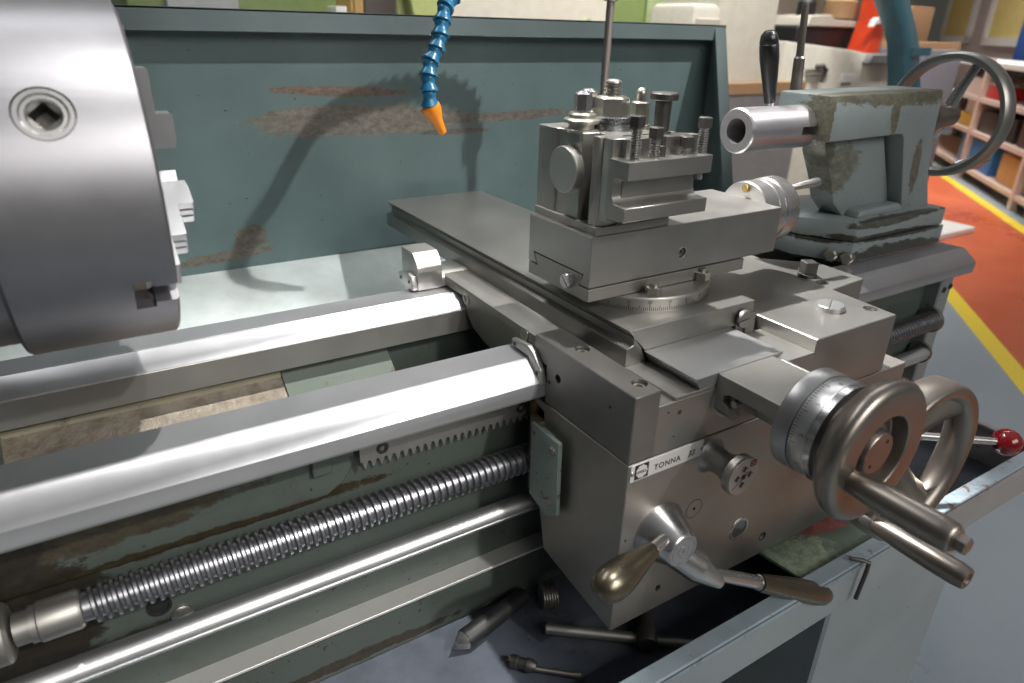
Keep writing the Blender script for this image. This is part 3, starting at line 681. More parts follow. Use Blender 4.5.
B().cyl((466, 317, 15), (466, 258, 15), 3.2, seg=20).build('guide_pin', BRIGHT, arm)
# ================================================================== CROSS FEED HANDWHEEL
hw = thing('cross_feed_handwheel', 'steel handwheel with graduated dial on the square arm', 'handwheel', (424, 225, -48))
CX, CZ = 425, 5
YD = (0, -1, 0)
def L_(prof, name, mat, par, seg=96): return B().lathe(prof, (CX, 0, CZ), YD, seg).build(name, mat, par)
L_([(-259, 32), (-258, 38.5), (-257, 39.4), (-245.5, 39.4), (-244.5, 38.8), (-244.5, 30)], 'index_ring', GROUNDY, hw)
dl = L_([(-244, 30), (-244, 38.2), (-243.4, 38.6), (-231.5, 38.6), (-231, 38.2), (-231, 30)], 'graduated_dial', steel('dial_steel', (.60, .60, .60), .24, (2, 60, 2), 20, .06), hw)
# knurled ring
kn_ = []
kb = B(); seg = 240
rings = []
for (t_, r0, kk) in ((-231, 36, 0), (-230.6, 38.9, 1), (-225.4, 38.9, 1), (-225, 36, 0)):
    rings.append([kb.b.verts.new((CX + (r0 - (.55 if (kk and i % 2) else 0)) * math.cos(2 * PI * i / seg), -t_, CZ + (r0 - (.55 if (kk and i % 2) else 0)) * math.sin(2 * PI * i / seg))) for i in range(seg)])
for A, C_ in zip(rings, rings[1:]):
    for i in range(seg): kb.b.faces.new((A[i], A[(i + 1) % seg], C_[(i + 1) % seg], C_[i]))
kb.b.faces.new(rings[0]); kb.b.faces.new(rings[-1]); bmesh.ops.recalc_face_normals(kb.b, faces=kb.b.faces[:])
kb.build('knurled_ring', BRIGHT, hw, ang=80)
L_([(-225, 30), (-225, 34.5), (-222, 34.8), (-219, 35.2)], 'wheel_neck', HANDM, hw)
rim = [(-222, 33), (-221.5, 36), (-219.5, 40.5), (-217, 45), (-213.5, 49), (-209.5, 51.8), (-205, 53.4), (-201.5, 53.2), (-199, 51.4), (-197.6, 48.4), (-197.3, 45.5), (-197.3, 30.5), (-198, 29.6), (-200, 29), (-209, 28.4), (-210, 27.5), (-210, 0)]
L_(rim, 'wheel_rim', HANDM, hw)
cp = L_([(-210, 20), (-207, 20), (-206, 17.6), (-206, 17), (-200.6, 16), (-199.8, 15.2), (-199.8, 0)], 'hub_cap', HANDM, hw)
for (dx, dz) in ((7, 8), (-7, -8)):
    B().cyl((CX + dx, 199.9, CZ + dz), (CX + dx, 199.5, CZ + dz), 1.4, seg=14).build('pin_hole', DARK, cp)  # raised black dots, hole shade put into the colour
# graduations and figures on the dial
tk = B()
for i in range(100):
    a = 2 * PI * i / 100; ln = 5.2 if i % 10 == 0 else (4 if i % 5 == 0 else 2.6); r = 38.72
    c_, s_ = math.cos(a), math.sin(a); u = Vector((-s_, 0, c_)) * .26; p = Vector((CX + r * c_, 243.2, CZ + r * s_))
    q_ = p - Vector((0, ln, 0)); vs = [tk.b.verts.new(x) for x in (p - u, p + u, q_ + u, q_ - u)]; tk.b.faces.new(vs)
tk.build('dial_graduations', BLACKST, dl)
for i, s_t in enumerate(('0', '1', '2', '3', '4', '5', '6', '7', '8', '9')):
    a = rad(36 * i + 98); r = 38.75; p = Vector((CX + r * math.cos(a), 233.4, CZ + r * math.sin(a)))
    text('dial_figure', s_t, 4.2, BLACKST, p, (-math.sin(a), 0, math.cos(a)) if False else (math.sin(a), 0, -math.cos(a)), (0, 1, 0), dl, .03)
# crank handle
hb = Vector((396, 200, -5))
B().lathe([(0, 7.2), (2, 8.2), (8, 8.8), (22, 9.8), (45, 10.4), (60, 10.2), (67, 9.6), (68.8, 8.6), (69.4, 7.5)], hb, YD, 48).build('crank_handle', HANDM, hw)
B().hexa(hb + Vector((0, -69.2, 0)), hb + Vector((0, -77, 0)), 10.5, 6, 20, .8).lathe([(69, 7.6), (70.2, 7.6)], hb, YD, 24).build('handle_bolt', HANDM, hw)
# ================================================================== CARRIAGE HANDWHEEL
cw = thing('carriage_handwheel', 'large spoked carriage handwheel with a deep rim behind the cross feed wheel', 'handwheel', (587, 250, -161))
WX, WZ, WY, WR = 585, -81, 232, 77
B().ring([(-WY - 27, WR - 5), (-WY - 27, WR - 1), (-WY - 25, WR + .6), (-WY - 14, WR + 1), (-WY - 3, WR + .5), (-WY, WR - 1.6), (-WY + .4, WR - 4), (-WY - 1, WR - 9.5), (-WY - 6, WR - 15), (-WY - 16, WR - 16), (-WY - 23, WR - 12)], (WX, 0, WZ), YD, 96).build('wheel_rim', HANDM, cw, ang=50)
for an in (52, 172, 292):
    a = rad(an); u = Vector((math.cos(a), 0, math.sin(a))); v = Vector((-math.sin(a), 0, math.cos(a))); c0 = Vector((WX, 0, WZ))
    sp_ = B(); rows = []
    for (r, hwid, y0, y1) in ((12, 18, 260, 284), (30, 17, 252, 272), (46, 19, 245, 262), (56, 24, 240, 258), (64, 33, 237, 257)):
        rows.append([sp_.b.verts.new(c0 + u * r + v * s1 + Vector((0, yy, 0))) for (s1, yy) in ((-hwid, (y0 + y1) / 2), (-hwid * .5, y0), (hwid * .5, y0), (hwid, (y0 + y1) / 2), (hwid * .5, y1), (-hwid * .5, y1))])
    fs = [sp_.b.faces.new(rows[0]), sp_.b.faces.new(rows[-1])]
    for A, C_ in zip(rows, rows[1:]):
        for i in range(6): fs.append(sp_.b.faces.new((A[i], A[(i + 1) % 6], C_[(i + 1) % 6], C_[i])))
    bmesh.ops.recalc_face_normals(sp_.b, faces=fs); sp_.build('spoke', HANDM, cw, ang=60)
B().lathe([(-317, 22), (-290, 22), (-288, 26), (-262, 26), (-256, 22), (-252, 12), (-252, 0)], (WX, 0, WZ), YD, 48).build('wheel_hub', HANDM, cw)
hb = Vector((517, 240, -113))
B().lathe([(0, 8.5), (8, 8.6), (10, 7.4), (16, 8.2), (35, 9.6), (60, 10.2), (78, 10.0), (84, 9.2), (86, 8.4), (86, 5.5), (85, 5), (85, 0)], hb, YD, 48).build('crank_handle', HANDM, cw)
# ================================================================== LEVERS ON THE APRON'S RIGHT
bl = thing('ball_end_lever', 'thin lever with a glossy red ball over the tray corner', 'lever', (770, 300, -160))
p0 = Vector((672, 340, -130)); p1 = at(1005, 442, 262)
B().tube([p0, p1], [4.6, 4.2], 20).build('lever_rod', BRIGHT, bl)
d = (p1 - p0).normalized(); R_ = 15.5
B().lathe([(-R_ * math.cos(rad(x)), max(0, R_ * math.sin(rad(x)))) for x in (16, 30, 45, 60, 75, 90, 105, 120, 135, 150, 165, 172)] + [(R_, 0)], p1 + d * 2, d, 40).build('ball_knob', REDB, bl, ang=60)
sl = thing('tapered_lever', 'short tapered steel lever pointing right behind the handwheels', 'lever', (740, 390, -130))
p0 = at(862, 398, 398); p1 = at(907, 380, 400)
B().tube([p0 + (p0 - p1) * 1.2, p0, p0 + (p1 - p0) * .5, p0 + (p1 - p0) * .9, p1], [4, 6.5, 8.5, 7, 2.5], 24).build('lever_grip', HANDM, sl)

# ================================================================== COMPOUND SLIDE
sv = thing('swivel_base', 'graduated round swivel base sitting on the cross slide', 'swivel base', (425, 462, 43))
DS = steel('swivel_steel', (.46, .45, .42), .24, (20, 20, 3), 22, .1)
SB = B().lathe([(0, 71), (10.8, 71), (12, 70), (12, 0)], (430, 464, Z1), (0, 0, 1), 128).build('graduated_disc', DS, sv)
tk = B()
for i in range(-55, 56):
    a = rad(-90 + i * 1.45); ln = 6 if i % 10 == 0 else (4.6 if i % 5 == 0 else 3.0)
    c_, s_ = math.cos(a), math.sin(a); p = Vector((430 + 71.12 * c_, 464 + 71.12 * s_, Z1 + .4)); u = Vector((-s_, c_, 0)) * .3
    q_ = p + Vector((0, 0, ln)); tk.b.faces.new([tk.b.verts.new(x) for x in (p - u, p + u, q_ + u, q_ - u)])
tk.build('angle_graduations', BLACKST, SB)
for i, s_t in enumerate(('30', '20', '10', '0', '10', '20', '30', '40')):
    a = rad(-90 + (i - 3) * 14.5); r = 71.15; p = Vector((430 + r * math.cos(a), 464 + r * math.sin(a), Z1 + 6.8))
    td = Vector((-math.sin(a), math.cos(a), 0)); text('angle_figure', s_t, 3.6, BLACKST, p - td * 2.2, td, (0, 0, 1), SB, .03)
for (x, y) in ((403, 407), (471, 417)):
    B().hexa((x, y, Z1 + 12), (x, y, Z1 + 20), 13, 6, 10, .8).cyl((x, y, Z1 + 19), (x, y, Z1 + 23), 3.6, seg=16).build('swivel_nut', NUTM, sv)
co = thing('compound_slide', 'square steel top slide carrying the tool post', 'machine slide', (455, 463, 55.4))
cutd = B().cyl((443, 412, 84), (443, 424, 84), 4.7, seg=32)
b = B().prism([(418, 67.6), (432, 67.6), (426, 77.6), (500, 77.6), (494, 67.6), (508.3, 67.6), (508.3, 111), (418, 111)], 'x', 340, 570, .55)
co1 = b.build('slide_body', GROUND, co, cut=cutd)
b = B().prism([(418.2, 55.4), (508, 55.4), (508, 66.4), (493.6, 66.4), (499, 76.8), (427.2, 76.8), (433, 66.4), (418.2, 66.4)], 'x', 340.3, 528, .4)
b.build('slide_base', DARKST, co)
socket_screw((443, 420, 84), (0, -1, 0), 4.2, co, DARKST, 'grub_screw')
B().ring([(-1, 4.6), (.3, 4.6), (.3, 5.3), (-1, 5.3)], (443, 418, 84), (0, -1, 0), 32).build('oiler_ring', BRIGHT, co)
B().lathe([(0, 7.0), (4.5, 7.0), (5.6, 6.2), (5.6, 0)], (340, 444, 67.4), (-1, 0, 0), 32).build('slotted_screw', BRIGHT, co, cut=B().prism([(437, 62.2), (437.9, 61.3), (451, 72.6), (450.1, 73.5)], 'x', 330, 336.4))
# compound dial
cdl = thing('compound_slide_dial', 'bright round dial with a small handle at the right end of the top slide', 'dial', (600, 463, 66))
B().lathe([(570, 30), (571, 31.2), (588, 31.2), (588.6, 30.4), (590, 30.4), (590.6, 31.2), (598, 31.4), (599, 32.6), (615, 33), (619, 31), (620, 27), (620, 0)], (0, 463, 96), (1, 0, 0), 96).build('dial_drum', BRIGHT, cdl)
B().lathe([(566.5, 0), (566.5, 3.6), (568.6, 4.2), (570, 4.2)], (0, 463, 120.5), (1, 0, 0), 20).build('oil_nipple', BRASS, cdl)
B().tube([(622, 452, 118), (640, 450, 120), (655, 449, 121), (663, 449, 121.5), (665, 449, 121.6)], [2.8, 4.0, 4.8, 4.8, 3.4], 20).build('crank_handle', BRIGHT, cdl)

# ================================================================== TOOL POST
tp = thing('tool_post', 'quick-change tool post clamped on the top slide', 'tool post', (386, 463, 111))
b = B().prism([(344.5, 419), (423, 419), (426.6, 423), (426.6, 508), (344.5, 508)], 'z', 111.1, 118, .4).build('post_base', DARKST, tp)
TPM = steel('tool_post_steel', (.42, .405, .375), .24, (8, 8, 40), 20, .14)
body = [(346, 508), (346, 481), (347.5, 479), (347.5, 453), (346, 447), (362, 446), (362, 434), (346, 433), (346, 424), (352, 421), (366, 421), (371, 428), (404, 428), (409, 421), (425, 424), (426, 508)]
cb_ = B().cyl((340, 444, 157.5), (352, 444, 157.5), 22.5, seg=48)
b = B().prism(body, 'z', 118, 187.5, .5).build('post_body', TPM, tp)
B().lathe([(0, 19.8), (0, 0)], (347, 461, 157.5), (-1, 0, 0), 8).b.free()
B().lathe([(0, 17), (1, 17), (1, 18.4), (1.6, 18.8), (9, 18.8), (9.8, 18), (9.8, 0)], (348, 461, 157.5), (-1, 0, 0), 96).build('cam_stud', steel('turned_stud_face', (.50, .49, .46), .27, (2, 40, 40), 14, .08), tp)
# central nut and stud
cn = (386, 462); ZN = 184
B().lathe([(0, 17), (6, 17), (6.6, 15.8), (8, 15.8), (8.4, 18.6), (11.4, 18.6), (12, 17.5)], (*cn, 186), (0, 0, 1), 48).build('clamp_washer', steel('washer_steel', (.30, .31, .33), .16, (9, 9, 9), 20, .2), tp)
B().hexa((*cn, 197.5), (*cn, 213), 24.5, 6, 22, 1.6).build('clamp_nut', NUTM, tp)
st = [(0, 6.4)]
z_ = 0
for i in range(4): st += [(z_ + .5, 7.2), (z_ + 1.3, 7.2), (z_ + 1.8, 5.8), (z_ + 2.6, 5.8)]; z_ += 2.8
st += [(z_, 7.0), (z_ + 1.5, 6.4), (z_ + 2.6, 4.0), (z_ + 3, 0)]
B().lathe(st, (*cn, 212), (0, 0, 1), 40).build('clamp_stud', NUTM, tp)
# two acorn-topped cam screws
def acorn(x, y, z):
    o = B().lathe([(0, 13.5), (2, 13.8), (2.6, 13.2), (2.6, 10.5), (6.5, 10.5), (7, 14.4), (9.4, 14.8), (10.4, 13.8), (11.2, 10.6), (13.5, 11.2), (15, 10)], (x, y, z), (0, 0, 1), 40).build('cam_flange', NUTM, tp)
    B().hexa((x, y, z + 16.2), (x, y, z + 31), 12.6, 6, 14, 2.2).build('cam_nut', BRIGHT, o)
acorn(356, 462, 186.5); acorn(375.5, 480, 186.5)
# small post with collar
B().hexa((410, 454, 187.5), (410, 454, 209), 13.5, 6, 20, 1.2).lathe([(0, 9.8), (3, 9.8), (3.6, 9)], (410, 454, 187.5), (0, 0, 1), 24).cyl((410, 454, 208), (410, 454, 213), 4.2, seg=20).lathe([(213, 4.2), (216, 4.6), (218, 3.6), (219.4, 2), (219.8, 0)], (410, 454, 0), (0, 0, 1), 20).build('stop_stud', NUTM, tp)
th = thing('tool_holder', 'steel tool holder block with square-head screws on the tool post', 'tool holder', (390, 402, 128))
# dovetailed back and the two jaws
b = B().prism([(347, 410.5), (347, 420.5), (351, 427), (362, 427), (362, 419.5), (408, 419.5), (420, 419.5), (432, 414), (432, 406), (356, 406), (356, 410.5)], 'z', 124, 187.8, .5)
b.build('holder_back', TPM, th)
cr_ = [(390, 160), (404, 160), (407, 156), (407, 145), (404, 140.5), (390, 139.5), (390, 128.5), (413, 128), (413, 174), (390, 174)]
b = B().prism(cr_, 'x', 346.5, 434, .5)
slot = B()
b.build('holder_jaws', GROUND, th)
SQ = BLACKST
def clamp_screw(x, y, zh, rot, r=4.2, af=7.8, hh=8.4, zb=160):
    z = 174; pr = [(z, r)]
    while z < zh - hh - 1.2: pr += [(z + .3, r), (z + .75, r), (z + 1.1, r - 1.2), (z + 1.5, r - 1.2)]; z += 1.85
    pr += [(zh - hh - .2, r), (zh - hh, r)]
    o = B().lathe([(p - 174, q_) for p, q_ in pr], (x, y, 174), (0, 0, 1), 28).build('screw_thread', steel('bright_thread_steel', (.50, .49, .47), .22, (5, 5, 5), 20, .1), th)
    B().hexa((x, y, zh - hh), (x, y, zh), af, 4, rot, .7).build('square_head', SQ, o)
clamp_screw(357, 396.5, 206, 55); clamp_screw(377, 397, 197, 50); clamp_screw(411, 398, 188.5, 40); clamp_screw(428.5, 398, 202, 35)
B().lathe([(0, 4), (8, 4), (8.4, 3.4), (15, 3.4)], (388, 402, 174), (0, 0, 1), 24).build('height_stud', BLACKST, th)
B().lathe([(0, 8.5), (3.5, 8.5), (4, 6.2), (27, 6.5), (27.4, 10.6), (28, 11.2), (32, 11.2), (33, 10.4), (33, 0)], (407, 424, 185.5), (0, 0, 1), 48).build('height_knob', BLACKST, th)
B().cyl((428, 398, 154), (428, 398, 160.5), 3.6, seg=20).build('screw_tip', BRIGHT, th)

# ================================================================== TAILSTOCK
ts = thing('tailstock', 'worn grey painted tailstock standing on the right end of the bed', 'tailstock', (900, 545, 0))
# base: two layers, with the seam between
B().prism([(808, 480), (1010, 480), (1010, 600), (790, 640), (775, 600), (775, 540)], 'z', 27.5, 51, 2, 2).build('upper_base', TAILP, ts)
B().prism([(806, 478), (1012, 478), (1012, 640), (772, 640), (772, 540)], 'z', 1.5, 26.5, 1.2, 2).build('lower_base', TAILP, ts)
prof = [(727, 152), (727, 201.5), (957, 203), (960, 150), (972, 100), (998, 50), (926, 50), (898, 152)]
# head beam with its right column, then the recessed wall behind
b = B().prism([(727, 150), (727, 201.5), (957, 203), (961, 150), (974, 95), (996, 50), (930, 50), (892, 148), (886, 152)], 'y', 497, 566, 3, 2)
b.build('tailstock_head', TAILP, ts)
B().prism([(760, 152), (880, 153), (935, 50), (830, 50), (805, 70), (790, 100), (770, 130)], 'y', 517, 552, 3, 2).prism([(832, 50), (936, 50), (925, 62), (838, 60)], 'y', 497, 520, 4, 3).build('recessed_wall', TAILP, ts)
kcut = B().box(702, 745, 498, 522, 159, 168, 0).cyl((615, 531, 165), (690, 531, 165), 13.2, seg=48)
qb = B().lathe([(0, 12), (0, 22.5), (1.8, 24), (110, 24)], (620.8, 531, 165), (1, 0, 0), 96)
qo = qb.build('quill', steel('quill_steel', (.58, .56, .58), .22, (60, 3, 3), 20, .06), ts, cut=kcut)
B().cyl((688, 531, 165), (690, 531, 165), 13, seg=32).build('bore_end', DARK, qo)  # disc coloured as the shade deep in the bore
# lever with black grip
lb = at(770, 102, 548); lt = at(769, 30, 548)
lv = B().tube([lb + (lb - lt) * .15, lb + (lt - lb) * .02], [4.5, 4.5], 20).build('lever_stem', BRIGHT, ts)
d = (lt - lb).normalized(); L = (lt - lb).length
B().lathe([(0, 6.5), (L * .25, 8), (L * .6, 10.4), (L * .8, 10.4), (L * .82, 9.6), (L * .84, 10.2), (L * .94, 8.6), (L * .99, 5), (L, 0)], lb, d, 40).build('lever_grip', BLACKP, lv)
rb_ = at(795, 95, 590); rt_ = at(806, 4, 590); md_ = rb_ + (rt_ - rb_) * .42
B().tube([rb_ - (rt_ - rb_) * .15, rb_, md_, md_ + (rt_ - rb_) * .02, rt_], [7.5, 7.2, 6.6, 4.6, 4.0], 20).build('clamp_bar', HANDM, ts)
# handwheel at the far end
B().ring([(1030, 73), (1030, 79), (1033, 81.5), (1045, 82.5), (1054, 81.5), (1057, 78.5), (1057, 74), (1049, 70), (1038, 70)], (0, 531, 165), (1, 0, 0), 96).build('tailstock_handwheel', steel('handwheel_iron', (.34, .33, .31), .26, (3, 3, 3), 20, .12), ts, ang=50)
for an in (108, 288):
    a = rad(an); u = Vector((0, math.cos(a), math.sin(a)))
    c0 = Vector((1038, 531, 165)); 
    B().tube([c0 + u * 12, c0 + u * 40 + Vector((2, 0, 0)), c0 + u * 74 + Vector((10, 0, 0))], [9, 6.5, 5.5], 16).build('wheel_spoke', BRIGHT, ts)
B().lathe([(955, 19), (985, 19), (987, 22), (1003, 22), (1005, 18), (1020, 17), (1052, 15), (1054, 10), (1054, 0)], (0, 531, 165), (1, 0, 0), 48).build('wheel_hub', HANDM, ts)
B().lathe([(0, 6), (10, 9), (50, 10), (70, 8), (74, 0)], (1050, 505, 98), (1, -.1, .1), 32).build('wheel_handle', BRIGHT, ts)
# clamp bolts on the base's left corner
for p in ((800, 500, 10), (812, 485, 8)):
    B().hexa(p, (p[0] - 14, p[1] - 6, p[2]), 15, 6, 0, 1.5).build('clamp_bolt', NUTM, ts)

# ================================================================== SPLASH GUARD
sg = thing('splash_guard', 'tall dented blue-green splash guard behind the bed', 'splash guard', (300, 930, -120))
GX0, GX1 = -500, 985
YB = 921
B().box(GX0, GX1, YB, YB + 3, -36, 268, 0).build('back_panel', GUARDP, sg)
B().box(GX0, GX1 + 3, 899, 902, 249, 273, .8).box(GX0, GX1 + 3, 899, 928, 270, 273, .8).build('top_rim', RIMP, sg)
B().prism([(901, 271), (YB + 2, 271), (YB + 2, -36), (800, -80), (826, -5)], 'x', GX1 - 2, GX1 + 1, .4).build('end_panel', RIMP, sg)
B().prism([(900, 272), (906, 272), (832, -5), (826, -5)], 'x', GX1 - 24, GX1 + 2, .5).build('end_flange', RIMP, sg)
PANM = steel('galvanised_pan', (.80, .86, .85), .30, (3, 3, 3), 16, .2, .00004, .7)
B().prism([(YB + 3, -32), (YB, -36), (660, -118), (640, -122), (640, -126), (YB + 3, -42)], 'x', GX0, GX1, 0).build('sloping_pan', PANM, sg)

# ================================================================== COOLANT PIPE AND HOSE
P0 = Vector((650, 800, 45)); P1 = Vector((652, 800, 297))
pp = thing('coolant_pipe', 'upright thin metal coolant pipe behind the tool post', 'pipe', (650, 800, 0))
B().cyl((650, 800, 0), (652, 800, 300), 5.2, seg=24).build('pipe', steel('dull_pipe_metal', (.34, .30, .28), .38, (6, 6, 3), 20, .1), pp)
B().lathe([(0, 8), (2, 10.5), (24, 10.5), (26, 8)], (652, 800, 296), (0, 0, 1), 24).build('pipe_collar', HANDM, pp)
B().box(600, 700, 780, 820, -126, 2, 2).build('pipe_foot', BEDP, pp)
hz = thing('coolant_hose', 'blue segmented coolant hose with an orange nozzle hanging over the bed', 'hose', tuple(at(440, 118, 752)))
HY = 752
ctrl = [Vector((652, 800, 320)), Vector((650, 800, 348)), Vector((638, 798, 372)), Vector((601, 797, 386)), Vector((545, 796, 384)), Vector((484, 795, 370)), Vector((445, 793, 350)), at(464, -30, 785), at(453, -4, 778), at(444, 10, 772), at(441, 30, 766), at(438, 45, 762), at(430, 62, 758), at(428, 78, 754), at(429, 92, HY), at(430, 106, HY)]
def catmull(P, n=10):
    out = []
    for i in range(len(P) - 1):
        a_, b_, c_, d_ = P[max(i - 1, 0)], P[i], P[i + 1], P[min(i + 2, len(P) - 1)]
        for k_ in range(n):
            t_ = k_ / n; out.append(.5 * ((2 * b_) + (c_ - a_) * t_ + (2 * a_ - 5 * b_ + 4 * c_ - d_) * t_ ** 2 + (-a_ + 3 * b_ - 3 * c_ + d_) * t_ ** 3))
    out.append(P[-1]); return out
cp_ = catmull(ctrl); acc = [0]
for a_, b_ in zip(cp_, cp_[1:]): acc.append(acc[-1] + (b_ - a_).length)
def along(s_):
    for i in range(len(acc) - 1):
        if acc[i + 1] >= s_: return cp_[i].lerp(cp_[i + 1], (s_ - acc[i]) / max(1e-6, acc[i + 1] - acc[i]))
    return cp_[-1]
HK = 752 / 640; pitch = 13.6 * HK; n = int(acc[-1] / pitch); s0 = acc[-1] - n * pitch
for i in range(n):
    a_ = along(s0 + i * pitch); b_ = along(s0 + (i + 1) * pitch); d = (b_ - a_).normalized()
    B().lathe([(p_ * HK, q_ * HK) for p_, q_ in ((-2.5, 4.6), (0, 6.6), (1.5, 7.2), (3, 6.9), (5, 6.0), (7, 6.3), (11.5, 8.9), (13.0, 9.2), (13.6, 8.6), (13.6, 6))], a_, d, 28).build('hose_segment', BLUEH, hz)
e0 = along(acc[-1]); e1 = at(443, 133, HY); d = (e1 - e0).normalized(); L = (e1 - e0).length
B().lathe([(-2, 7), (0, 11), (3, 11.5), (L * .25, 10.5), (L * .5, 7), (L * .8, 5.4), (L * .96, 4.9), (L, 4.4), (L, 2.6), (L - 4, 2.3)], e0, d, 32).build('hose_nozzle', ORNG, hz, label='orange tapered nozzle')

# ================================================================== TOOLS LYING IN THE TRAY
ZF = -277
dc = thing('lathe_centre', 'dark tapered lathe centre with a bright pointed tip in the tray', 'lathe centre', (260, 432, ZF))
a_ = Vector((209, 418, ZF + 10.5)); b_ = Vector((306, 442, ZF + 9.5)); d = (b_ - a_).normalized()
B().lathe([(0, 0), (16, 9.5)], a_, d, 32, False).build('point', BRIGHT, dc, label='bright ground conical point')
B().lathe([(15.8, 9.4), (17, 10.2), (60, 9.6), (98, 8.4), (99, 7.6)], a_, d, 32).build('taper_shank', BLK_P, dc)
ck = thing('chuck_key', 'steel tee-handled chuck key lying in the tray below the apron', 'chuck key', (355, 352, ZF))
a_ = Vector((301, 397, ZF + 7)); b_ = Vector((412, 309, ZF + 7)); d = (b_ - a_).normalized()
B().cyl(a_, b_, 5.4, seg=28, ch=1).build('tee_bar', DARKST, ck)
s0_ = Vector((372, 330, ZF + 12)); s1_ = Vector((402, 368, ZF + 12)); d = (s1_ - s0_).normalized()
B().lathe([(0, 9), (2, 10), (18, 10), (20, 8), (46, 8), (48, 6)], s0_ - d * 4, d, 28).build('key_shank', BLACKST, ck)
tw = thing('tap_wrench', 'small dark tap wrench with a thin handle on the tray floor', 'wrench', (275, 360, ZF))
a_ = Vector((252, 381, ZF + 8)); b_ = Vector((268, 362, ZF + 9)); 
B().lathe([(0, 6.0), (6, 6.4), (7, 5.2), (14, 5.4), (15, 6.4), (20, 6.2), (24, 4)], a_, b_ - a_, 24).build('wrench_body', BLACKST, tw)
B().tube([(262, 366, ZF + 9), (270, 359, ZF + 8), (293, 341, ZF + 6), (299, 337, ZF + 6)], [2.2, 2.4, 2.6, 3.4], 14).build('wrench_handle', HANDM, tw)
B().tube([(262, 369, ZF + 9), (256, 375, ZF + 9), (252, 384, ZF + 9)], [2.2, 2.4, 2.6], 14).build('wrench_stub', BRASS, tw)
rg = thing('knurled_roller', 'stack of dark ridged rings lying in the tray beside the bed wall', 'ring', (330, 420, ZF))
B().lathe([(0, 10)] + [(i * 2.6 + j * .8 + .3, 12 + (1.5 if j in (1, 2) else 0)) for i in range(6) for j in range(3)] + [(17, 10)], (316, 428, ZF + 13.6), (1, -.35, 0), 36).build('ridged_rings', DARKST, rg)

# ================================================================== MACHINES AND STORES BEYOND
CREAM = plain('cream_machine_enamel', (.56, .52, .44), .42); CREAM2 = plain('pale_cream_enamel', (.66, .63, .54), .45)
OLIVE = plain('olive_green_enamel', (.16, .21, .07), .45); OLIVE2 = plain('light_green_enamel', (.33, .40, .20), .45)
LIME = plain('lime_plastic', (.50, .55, .22), .5); DKBR = plain('dark_brown_paint', (.05, .04, .035), .5)
GREYL = plain('light_grey_plate', (.45, .46, .45), .4, .3); WOODY = plain('yellow_pine_wood', (.50, .32, .12), .6)
TANC = plain('brown_cardboard', (.34, .20, .10), .8); ORRED = plain('orange_red_enamel', (.80, .07, .02), .4)
WHITE = plain('white_enamel', (.75, .74, .72), .4); BLUEP = plain('blue_painted_post', (.012, .075, .30), .5)
BLUEB = plain('blue_bin_plastic', (.03, .20, .55), .4); GREYM = plain('grey_machine_cover', (.20, .19, .19), .5)
YELL = plain('pale_yellow_pane', (.72, .58, .22), .6); BLK = plain('black_enamel', (.015, .015, .016), .4)
PINKW = plain('pale_pink_shelf_wood', (.62, .50, .44), .6)
FLZ = FL + .5
def bx(px0, px1, py, Y, depth, zb=FLZ, top=None):
    a_ = at(px0, py, Y); b_ = at(px1, py, Y); return a_.x, b_.x, Y, Y + depth, zb, (a_.z if top is None else top)
def slab(name, label, cat, mat, px0, px1, py, Y, depth, bev=8, top=None, extra=None, group=None, zb=FLZ):
    x0, x1, y0, y1, z0, z1 = bx(px0, px1, py, Y, depth, zb, top)
    tg = thing(name, label, cat, ((x0 + x1) / 2, (y0 + y1) / 2, z0), group)
    B().box(x0, x1, y0, y1, z0, z1, bev, 2).build('machine_body' if 'mach' in name else 'carcass', mat, tg)
    if extra: extra(tg, x0, x1, y0, y1, z0, z1)
    return tg
def ex_mill(tg, x0, x1, y0, y1, z0, z1):
    a_ = at(165, 2, y0); b_ = at(237, 2, y0)
    B().box(a_.x, b_.x, y0 - 25, y0 - 1, z1 - 420, z1 - 58, 4).build('cover_plate', GREYL, tg)
    B().box(x0 + 60, x0 + 160, y0 - 60, y0 - 1, z1 - 500, z1 - 260, 6).build('control_box', DKBR, tg)
slab('green_milling_machine', 'olive green milling machine body behind the splash guard, farthest left', 'machine', OLIVE, 118, 334, -40, 2800, 600, 12, extra=ex_mill)
slab('white_box', 'small white box on a ledge behind the guard left of the yellow cabinet', 'box', WHITE, 335.5, 347, 6, 2650, 100, 4, zb=150)
def ex_cab(tg, x0, x1, y0, y1, z0, z1):
    B().box(x0 + 10, x1 - 10, y0 - 12, y0 - 1, z0 + 60, z1 - 20, 3).build('cabinet_door', WOODY, tg)
slab('timber_cabinet', 'narrow yellow wooden cabinet behind the guard beside the dark press', 'cabinet', WOODY, 349, 362, -20, 2800, 400, 4, extra=ex_cab)
def ex_press(tg, x0, x1, y0, y1, z0, z1):
    B().box(x0 + 20, x1 - 30, y0 - 40, y0 - 1, z1 - 500, z1 - 120, 6).build('press_head', BLK, tg)
slab('dark_press_machine', 'dark brown press machine behind the guard between yellow cabinet and lime hood', 'machine', DKBR, 363, 396, -20, 2850, 400, 8, extra=ex_press)
def ex_hood(tg, x0, x1, y0, y1, z0, z1):
    B().prism([(x0, z1), (x0 + 120, z0 + 800), (x1, z0 + 780), (x1, z1)], 'y', y0 - 80, y0 - 1, 6).build('hood_front', LIME, tg)
slab('lime_hood_machine', 'lime yellow machine hood behind the guard near the blue hose', 'machine', LIME, 397, 436, -20, 2900, 500, 10, extra=ex_hood)
